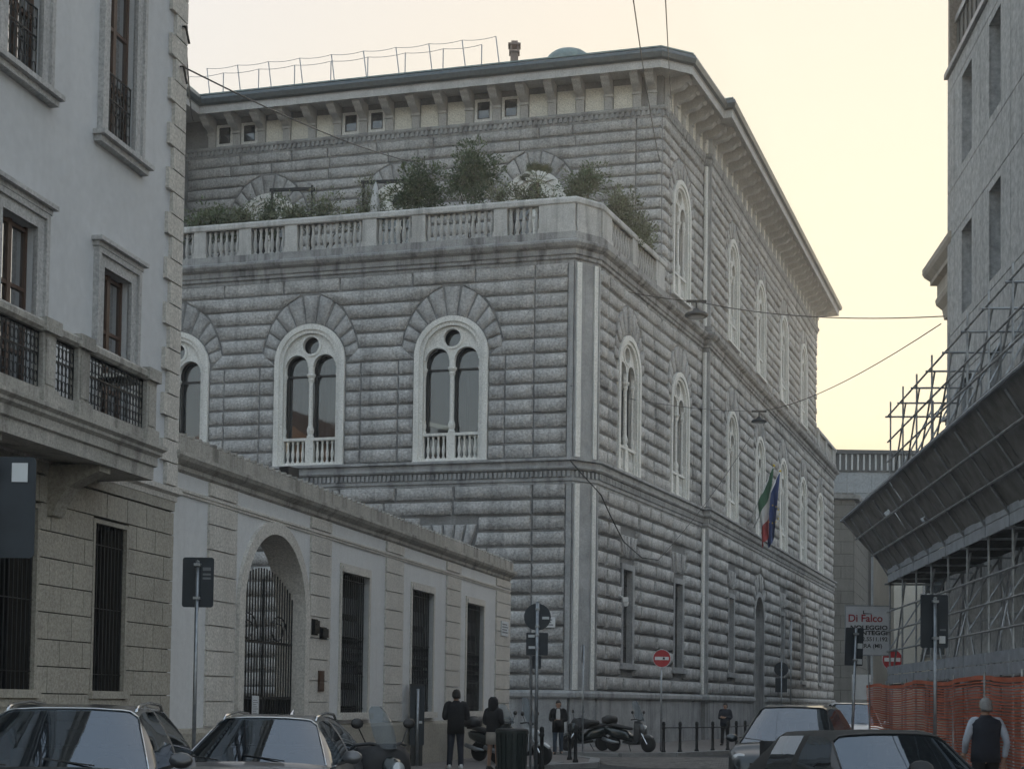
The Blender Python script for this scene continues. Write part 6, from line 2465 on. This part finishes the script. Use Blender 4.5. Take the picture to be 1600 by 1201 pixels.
def person(label, loc, face, h, pose, wear, head_turn=0.):
    """local: x = the person's right, y = facing, z up; built 1.75 m tall then scaled"""
    t = thing('person', label, 'person', loc, face)
    k = h/1.75
    t.scale = (k, k, k)
    V, E, Rr = [], [], []
    def v(p, r, link=None):
        V.append(tuple(p))
        Rr.append(r)
        if link is not None:
            E.append((link, len(V)-1))
        return len(V)-1
    pel = v((0, 0, .95), .125)
    wa = v((0, 0, 1.1), .115, pel)
    ch = v((0, .0, 1.3), .135, wa)
    nb = v((0, -.01, 1.45), .075, ch)
    nk = v((0, .005, 1.52), .055, nb)
    jaw = v((0, .03, 1.585), .072, nk)
    sk = v((0, .015, 1.66), .09, jaw)
    tp_ = v((0, .0, 1.715), .065, sk)
    hands = {}
    for s_, key in ((1, 'R'), (-1, 'L')):
        sh = v((s_*.17, -.01, 1.41), .062, ch)
        el = v(pose['elbow'+key], .043, sh)
        wrp = Vector(pose['wrist'+key])
        wr_ = v(wrp, .03, el)
        dirv = (wrp-Vector(pose['elbow'+key])).normalized()
        if 'hand'+key in pose:
            dirv = Vector(pose['hand'+key]).normalized()
        sidev = dirv.cross(Vector((0, 1, 0)))
        if sidev.length < .2:
            sidev = dirv.cross(Vector((0, 0, 1)))
        sidev.normalize()
        palm = v(wrp+dirv*.07, .032, wr_)
        curl = dirv.cross(sidev)
        for q, (off, ln) in enumerate(((-.03, .075), (-.01, .085), (.012, .08), (.032, .06))):
            a = v(wrp+dirv*.11+sidev*off, .0095, palm)
            b = v(wrp+dirv*(.11+ln*.55)+sidev*off*1.1+curl*.012, .009, a)
            c = v(wrp+dirv*(.11+ln*.9)+sidev*off*1.1+curl*.04, .0075, b)
        a = v(wrp+dirv*.05-sidev*.045, .011, palm)
        b = v(wrp+dirv*.09-sidev*.065+curl*.015, .009, a)
        hp_ = v((s_*.095, 0, .9), .095, pel)
        kn = v(pose['knee'+key], .062, hp_)
        an = v(pose['ankle'+key], .042, kn)
        ft = Vector(pose['ankle'+key])+Vector((s_*.02, .05, -.045))
        f1 = v(ft, .038, an)
        f2 = v(ft+Vector((s_*.01, .11, -.01)), .032, f1)
    me = skin_mesh('body', V, E, Rr)
    body = obj('body', me, 'skin', t, world=False)
    def part(nm, mb, mat, smooth=True):
        return obj(nm, mb, mat, t, world=False, smooth=smooth)
    # shoes
    for key, s_ in (('R', 1), ('L', -1)):
        a = Vector(pose['ankle'+key])
        z0 = a.z-.09
        mb = MB()
        loftz(mb, [(z0, a.x, a.y+.05, .045, .13), (z0+.03, a.x, a.y+.05, .05, .135), (z0+.06, a.x, a.y+.03, .047, .11), (z0+.1, a.x, a.y, .045, .06)], 14)
        part('shoe', mb, wear['shoe'])
    # trousers or bare legs
    if wear.get('legs'):
        mb = MB()
        loftz(mb, [(.86, 0, 0, .165, .12), (.95, 0, 0, .175, .125), (1.04, 0, 0, .16, .115)])
        for key, s_ in (('R', 1), ('L', -1)):
            a = Vector(pose['ankle'+key])
            kn_ = Vector(pose['knee'+key])
            limb(mb, [(s_*.09, 0, .93), (s_*.095, 0, .8), tuple(kn_), tuple(kn_.lerp(a, .5)), (a.x, a.y, a.z-.02)], [.105, .1, .075, .068, .062])
        part('trousers', mb, wear['legs'])
    if wear.get('skirt'):
        mb = MB()
        loftz(mb, [(.62, 0, 0, .185, .15), (.8, 0, 0, .19, .15), (.95, 0, 0, .18, .135), (1.05, 0, 0, .15, .11)])
        part('shorts', mb, wear['skirt'])
    top = wear['top']
    hem = wear.get('hem', .9)
    mb = MB()
    bulk = wear.get('bulk', 1.0)
    loftz(mb, [(hem, 0, 0, .18*bulk, .135*bulk), (1.02, 0, 0, .172*bulk, .13*bulk), (1.15, 0, 0, .165*bulk, .125*bulk), (1.28, 0, 0, .185*bulk, .135*bulk), (1.38, 0, -.005, .2*bulk, .125*bulk), (1.44, 0, -.01, .175*bulk, .1), (1.48, 0, -.01, .09, .075), (1.51, 0, -.005, .068, .066)])
    part('vest' if wear.get('sleeve') else 'jacket', mb, top)
    slv = wear.get('sleeve', top)
    for key, s_ in (('R', 1), ('L', -1)):
        mb = MB()
        e_, w_2 = pose['elbow'+key], pose['wrist'+key]
        sb = bulk if not wear.get('sleeve') else .86
        limb(mb, [(s_*.12, -.01, 1.42), (s_*.185, -.01, 1.4), e_, tuple(Vector(e_).lerp(Vector(w_2), .55)), w_2], [.07*sb, .078*sb, .06*sb, .052*sb, .045*sb])
        part('sleeve', mb, slv)
    if wear.get('shirtfront'):
        mb = MB()
        mb.plate([(-.06, 1.0), (.06, 1.0), (.07, 1.3), (.05, 1.49), (-.05, 1.49), (-.07, 1.3)], [], .1*bulk, .15*bulk)
        part('shirt_front', mb, wear['shirtfront'], False)
    # hair and face
    mb = MB()
    hs_ = wear.get('hairsize', 1.0)
    prof = []
    for i in range(9):
        a = PI*i/8*.62
        prof.append((.1*hs_*math.sin(a), 1.655+.108*hs_*math.cos(a)))
    mb.lathe(list(reversed(prof)), (0, 0, 0), 16)
    mb.v = [(x*.93, y*1.08-.012-(.02 if z < 1.66 else 0), z+(-.055*max(0, (1.69-z)/.08) if y < .02 else .012)) for x, y, z in mb.v]
    hr_ = random.Random(len(label))
    mb.v = [(x*(1+hr_.uniform(-.09, .07)), y*(1+hr_.uniform(-.09, .07)), z+hr_.uniform(-.012, .008)) for x, y, z in mb.v]
    part('hair', mb, wear['hair'])
    if wear.get('hood'):
        mb = MB()
        loftz(mb, [(1.42, 0, -.02, .13, .11), (1.5, 0, -.02, .12, .12), (1.6, 0, -.025, .115, .125), (1.7, 0, -.03, .105, .12), (1.77, 0, -.03, .05, .07)])
        part('hood', mb, top)
    for s_ in (-1, 1):
        mb = MB().lathe([(.0, -.02), (.014, -.014), (.016, .01), (.0, .025)], (s_*.082, .005, 1.635), 8)
        part('ear', mb, 'skin')
        mb = MB().lathe([(.0, -.008), (.011, 0), (.0, .008)], (s_*.03, .094, 1.648), 8)
        part('eye', mb, 'ink')
    mb = MB()
    mb.add([(-.012, .09, 1.645), (.012, .09, 1.645), (.018, .098, 1.605), (-.018, .098, 1.605), (0, .122, 1.61)], [(0, 1, 4), (1, 2, 4), (2, 3, 4), (3, 0, 4)])
    part('nose', mb, 'skin')
    mb = MB().box(-.024, .024, .085, .1, 1.572, 1.58)
    part('mouth', mb, 'red_ink', False)
    return t
stand = dict(elbowR=(.25, -.03, 1.14), wristR=(.26, .05, .9), elbowL=(-.25, -.03, 1.14), wristL=(-.26, .05, .9), kneeR=(.11, .01, .5), kneeL=(-.11, .01, .5), ankleR=(.13, 0, .09), ankleL=(-.13, 0, .09))
hold = dict(stand, elbowR=(.25, -.01, 1.15), wristR=(.12, .24, 1.16), elbowL=(-.25, -.01, 1.15), wristL=(-.12, .24, 1.16), handR=(-.8, .4, 0), handL=(.8, .4, 0))
walk = dict(stand, kneeR=(.1, .14, .52), ankleR=(.1, .12, .1), kneeL=(-.1, -.02, .5), ankleL=(-.1, -.24, .14), elbowR=(.27, -.1, 1.15), wristR=(.26, -.04, .92), elbowL=(-.27, .02, 1.15), wristL=(-.24, .18, .98))
FWD = 0.
p = at(712, 1150, 34.4)
person('man in dark jacket and trousers seen from behind by the last barred window', (p.x, 34.4, .12), math.radians(8), 1.83, dict(hold, ankleR=(.12, -.06, .09), ankleL=(-.13, .04, .09)), dict(top='black_cloth', legs='navy', shoe='shoe_white', hair='hair_dark', hem=.78, bulk=1.1))
p = at(771, 1150, 33.9)
person('woman in black hooded top and beige shorts standing beside the man in black', (p.x, 33.9, .12), math.radians(-35), 1.66, dict(hold), dict(top='black_cloth', skirt='beige', shoe='shoe_dark', hair='hair_dark', hem=.92, bulk=1.08, hood=True))
p = at(872, 1150, 44.6)
man = person('man in open dark jacket and blue jeans walking towards the camera holding a bag', (p.x, 44.6, .12), math.radians(176), 1.62, dict(hold, wristR=(.1, .22, 1.1), wristL=(-.1, .22, 1.1), kneeR=(.1, .08, .5), ankleR=(.1, .04, .09), kneeL=(-.1, 0, .5), ankleL=(-.1, -.1, .11)), dict(top='black_cloth', legs='denim', shoe='shoe_dark', hair='hair_dark', hem=.72, bulk=1.12, shirtfront='fl_white'))
mb = MB()
loftz(mb, [(.88, 0, .0, .1, .05), (.92, 0, 0, .13, .07), (1.05, 0, 0, .13, .07), (1.1, 0, 0, .1, .05)], 14)
o = tag(obj('hand_bag', mb, 'black_cloth', loc=(p.x, 44.6-.25, .06), rot=math.radians(176), smooth=True), 'small dark bag held in both hands by the man walking', 'bag')
p = at(1540, 1150, 21.5)
person('grey haired man in dark padded vest and pale blue shirt walking away by the netting', (p.x, 21.5, .05), math.radians(2), 1.79, walk, dict(top='navy', sleeve='shirt', legs='black_cloth', shoe='shoe_dark', hair='hair_grey', hairsize=.97, hem=.84, bulk=1.16))
p = at(1133, 1140, 57)
person('dim figure in dark coat standing at the far kerb railing before the palazzo', (p.x, 57, .12), math.radians(150), 1.62, dict(hold), dict(top='navy', legs='black_cloth', shoe='shoe_dark', hair='hair_dark', hem=.8, bulk=1.2))

# ------------------------------------------------------------------ terrace plants
M['leaf_a'] = plain('dark_green_leaf', (.075, .11, .055), .6, var=.35, scale=4)
M['leaf_b'] = plain('mid_green_leaf', (.115, .15, .075), .6, var=.35, scale=4)
M['leaf_c'] = plain('olive_leaf', (.15, .165, .10), .6, var=.3, scale=4)
M['leaf_d'] = plain('pale_green_leaf', (.2, .23, .13), .6, var=.3, scale=4)
M['bark'] = plain('bark', (.09, .075, .06), .9, var=.3, bump=.5)
M['pot'] = plain('terracotta_pot', (.28, .17, .12), .85, var=.2)
for k_ in ('leaf_a', 'leaf_b', 'leaf_c'):
    b_ = M[k_].node_tree.nodes['Principled BSDF']
    geo = M[k_].node_tree.nodes.new('ShaderNodeNewGeometry')
def leaf(mb, c, d, L, w, rnd):
    d = d.normalized()
    s = d.cross(Vector((rnd.uniform(-1, 1), rnd.uniform(-1, 1), rnd.uniform(-1, 1))))
    if s.length < 1e-3:
        return
    s = s.normalized()*w
    mb.add([c, c+d*L*.5+s, c+d*L, c+d*L*.5-s], [(0, 1, 2, 3)])
LIFT = .75
def shrub(label, base, clumps, n, size, mat, stems=6, pot=True, group='plants on the palazzo terrace', up=.3):
    """clumps = (dx, dy, dz, rx, ry, rz) ellipsoids filled with leaves"""
    rnd = random.Random(hash(label) % 1000 if False else sum(map(ord, label)))
    t = thing('potted_shrub', label, 'plant', base, 0, group)
    clumps = [(c[0], c[1], c[2]+LIFT, c[3], c[4], c[5]) for c in clumps]
    mb, mb2, br_ = MB(), MB(), MB()
    tot = sum(c[3]*c[4]*c[5] for c in clumps)
    for (dx, dy, dz, rx, ry, rz) in clumps:
        c = Vector((dx, dy, dz))
        br_.tube([Vector((dx*.1, dy*.1, .45)), Vector((dx*.5, dy*.5, .3+dz*.5)), c], [.035, .022, .008], 5)
        m = int(n*rx*ry*rz/tot)
        twigs = max(6, m//22)
        for _ in range(twigs):
            while True:
                q = Vector((rnd.uniform(-1, 1), rnd.uniform(-1, 1), rnd.uniform(-1, 1)))
                if .15 < q.length < 1:
                    break
            q = q*(.45+.85*rnd.random()**1.3)
            young = rnd.random() < .3
            if rnd.random() < .12:
                q = q.normalized()*rnd.uniform(1.15, 1.5)
                q.z = abs(q.z)*1.1
            tip = c+Vector((q.x*rx, q.y*ry, q.z*rz))
            br_.tube([c+(tip-c)*.15, tip], [.008, .004], 3, False)
            for _2 in range(22):
                o_ = Vector((rnd.gauss(0, .09), rnd.gauss(0, .09), rnd.gauss(0, .09)))
                leaf(mb2 if young else mb, tip+o_, o_+Vector((0, 0, up*.1))+(tip-c)*.2, size*rnd.uniform(.6, 1.3), size*.28, rnd)
    obj('foliage', mb, mat, t, world=False)
    obj('young_leaves', mb2, {'leaf_a': 'leaf_b', 'leaf_b': 'leaf_c', 'leaf_c': 'leaf_d'}[mat], t, world=False)
    obj('stems', br_, 'bark', t, world=False)
    if pot:
        obj('pot', MB().lathe([(.0, 0), (.2, 0), (.27, .4), (.3, .42), (.3, .48), (.25, .48), (.24, .42), (.0, .42)], (0, 0, 0), 14), 'pot', t, world=False)
    return t
ZT = 18.32
def tb(u, d):
    return fL(u, d, ZT)
shrub('round bushy dark green shrub behind the balusters, middle of the terrace', tb(6.9, -1.0), [(0, 0, 1.9, .85, .7, .75), (-.4, 0, 1.5, .6, .6, .6), (.5, 0, 1.6, .6, .5, .6), (.1, .1, 2.4, .5, .5, .45)], 5200, .12, 'leaf_a')
shrub('tallest dense dark green shrub behind the balusters, right of the round one', tb(4.7, -.75), [(0, 0, 2.3, .8, .7, .75), (-.5, 0, 1.9, .55, .5, .6), (.5, 0, 2.1, .55, .5, .6), (0, 0, 2.8, .6, .5, .45), (.15, -.2, 1.3, .45, .4, .6)], 6000, .11, 'leaf_a')
shrub('low mixed leafy bushes left of the white umbrella on the terrace', tb(10.9, -.9), [(-.9, 0, 1.2, .8, .5, .5), (.2, 0, 1.35, .7, .5, .55), (1.2, 0, 1.1, .7, .5, .4), (2.1, 0, 1.4, .5, .4, .5)], 4200, .1, 'leaf_c')
shrub('soft green grassy bush at the left end of the terrace', tb(15.2, -.8), [(0, 0, 1.2, .8, .6, .55), (-.7, 0, .9, .6, .5, .5), (.6, 0, 1.0, .5, .5, .5)], 3600, .13, 'leaf_b')
shrub('loose grey green bush at the second pedestal from the left end of the terrace', tb(13.9, -.75), [(0, 0, 1.15, .7, .5, .5), (.7, 0, 1.0, .5, .5, .4)], 2600, .11, 'leaf_c')
shrub('dark climbing plant on the left frame of the terrace', tb(12.9, -1.3), [(-.2, 0, 1.6, .4, .4, .8), (.5, 0, 1.3, .5, .4, .5)], 1800, .1, 'leaf_a')
shrub('thin climber on the right frame of the terrace by the umbrella', tb(9.1, -1.3), [(0, 0, 1.8, .35, .35, .7), (.4, 0, 1.2, .45, .4, .5)], 1500, .09, 'leaf_c')
shrub('low flowering bushes under the fan palm near the terrace corner', tb(3.0, -.7), [(-.6, 0, 1.25, .6, .4, .35), (.3, 0, 1.3, .6, .4, .35), (.9, 0, 1.25, .4, .4, .3)], 2400, .09, 'leaf_c')
shrub('light green shrub at the chamfered corner of the terrace', fA(1.6, -.9, ZT), [(0, 0, 1.8, .65, .6, .6), (.3, .2, 2.2, .5, .5, .4), (-.3, .1, 1.5, .5, .5, .4)], 3600, .1, 'leaf_b')
shrub('large trailing rosemary-like bush spilling over the right parapet of the terrace', fA(4.6, -.5, ZT), [(0, 0, 1.5, .8, .9, .7), (.35, .9, 1.3, .6, .8, .7), (-.2, -.8, 1.5, .6, .6, .6), (.55, .4, .9, .4, .8, .6), (.1, .2, 2.1, .5, .6, .4)], 7500, .1, 'leaf_c')
shrub('second trailing bush over the right parapet of the terrace, nearer the upper wall', fA(6.6, -.5, ZT), [(0, 0, 1.3, .6, .8, .6), (.4, .5, 1.0, .5, .7, .5), (.2, -.6, 1.2, .5, .6, .5)], 3600, .1, 'leaf_c')
# fan palm
t = thing('fan_palm', 'small fan palm with spiky leaves above the terrace parapet near the corner', 'plant', tb(2.2, -.9), 0, 'plants on the palazzo terrace')
mb = MB()
rnd = random.Random(8)
for k in range(16):
    a = 2*PI*k/16+rnd.uniform(-.2, .2)
    el = rnd.uniform(.1, 1.1)
    d = Vector((math.cos(a)*math.cos(el), math.sin(a)*math.cos(el), math.sin(el)))
    c = Vector((0, 0, 2.55))+d*.45
    mb.tube([Vector((0, 0, 2.5)), c], [.012, .008], 4, False)
    side = d.cross(Vector((0, 0, 1))).normalized()
    for j in range(-6, 7):
        dd = (d*math.cos(j*.17)+side*math.sin(j*.17)).normalized()
        e = c+dd*.48*(1-.02*abs(j))-Vector((0, 0, .05))
        up_ = dd.cross(side).normalized() if abs(dd.dot(side)) < .99 else Vector((0, 0, 1))
        w = dd.cross(up_).normalized()*.018
        mb.add([c, c+dd*.24+w, e, c+dd*.24-w], [(0, 1, 2, 3)])
obj('fronds', mb, 'leaf_c', t, world=False)
obj('trunk', MB().tube([(0, 0, .3), (.02, 0, 1.4), (0, 0, 2.55)], [.09, .08, .06], 8), 'bark', t, world=False)
obj('pot', MB().lathe([(.0, 0), (.22, 0), (.29, .4), (.32, .48), (.26, .48), (.0, .42)], (0, 0, 0), 14), 'pot', t, world=False)
# trellis frames and closed umbrella
for u, lab in ((13.2, 'dark metal plant frame at the left part of the terrace'), (9.35, 'dark metal plant frame behind the umbrella on the terrace')):
    t = thing('plant_frame', lab, 'frame', tb(u, -1.6))
    for du in (0, -1.7):
        a = Vector(fL(u+du, -1.6, ZT))
        obj('post', MB().bar(a, a+Vector((0, 0, 3.45)), .09), 'iron', t)
    obj('beam', MB().bar(fL(u+.1, -1.6, ZT+3.4), fL(u-1.8, -1.6, ZT+3.3), .09, .12), 'iron', t)
t = thing('closed_umbrella', 'folded white garden umbrella standing on the terrace', 'umbrella', tb(8.7, -1.2))
obj('pole', MB().tube([(0, 0, 0), (0, 0, 3.25)], .022, 7), 'grey_metal', t, world=False)
mb = MB()
k0 = 0
secs = [(3.2, .02), (3.0, .08), (2.5, .15), (1.9, .2), (1.7, .14)]
for z, r in secs:
    for q in range(16):
        a = 2*PI*q/16
        rr = r*(1.15 if q % 2 else .8)
        mb.v.append((rr*math.cos(a), rr*math.sin(a), z))
for i in range(len(secs)-1):
    for q in range(16):
        a, b = i*16+q, i*16+(q+1) % 16
        mb.f.append((a, b, b+16, a+16))
obj('canopy', mb, 'fl_white', t, world=False, smooth=True)
obj('foot', MB().lathe([(.0, 0), (.25, 0), (.25, .06), (.0, .08)], (0, 0, 0), 14), 'smooth_stone', t, world=False)

# ------------------------------------------------------------------ thin evening haze
hm = bpy.data.materials.new('haze_air')
hm.use_nodes = True
hn = hm.node_tree.nodes
hn.remove(hn['Principled BSDF'])
pv = hn.new('ShaderNodeVolumePrincipled')
pv.inputs['Color'].default_value = (.9, .9, .9, 1)
pv.inputs['Density'].default_value = .0009
pv.inputs['Anisotropy'].default_value = .2
hm.node_tree.links.new(pv.outputs[0], hn['Material Output'].inputs['Volume'])
stuff(obj('haze', MB().box(-1000, 1000, -400, 1600, -1.1, 34), hm))
scene.cycles.volume_bounces = 0
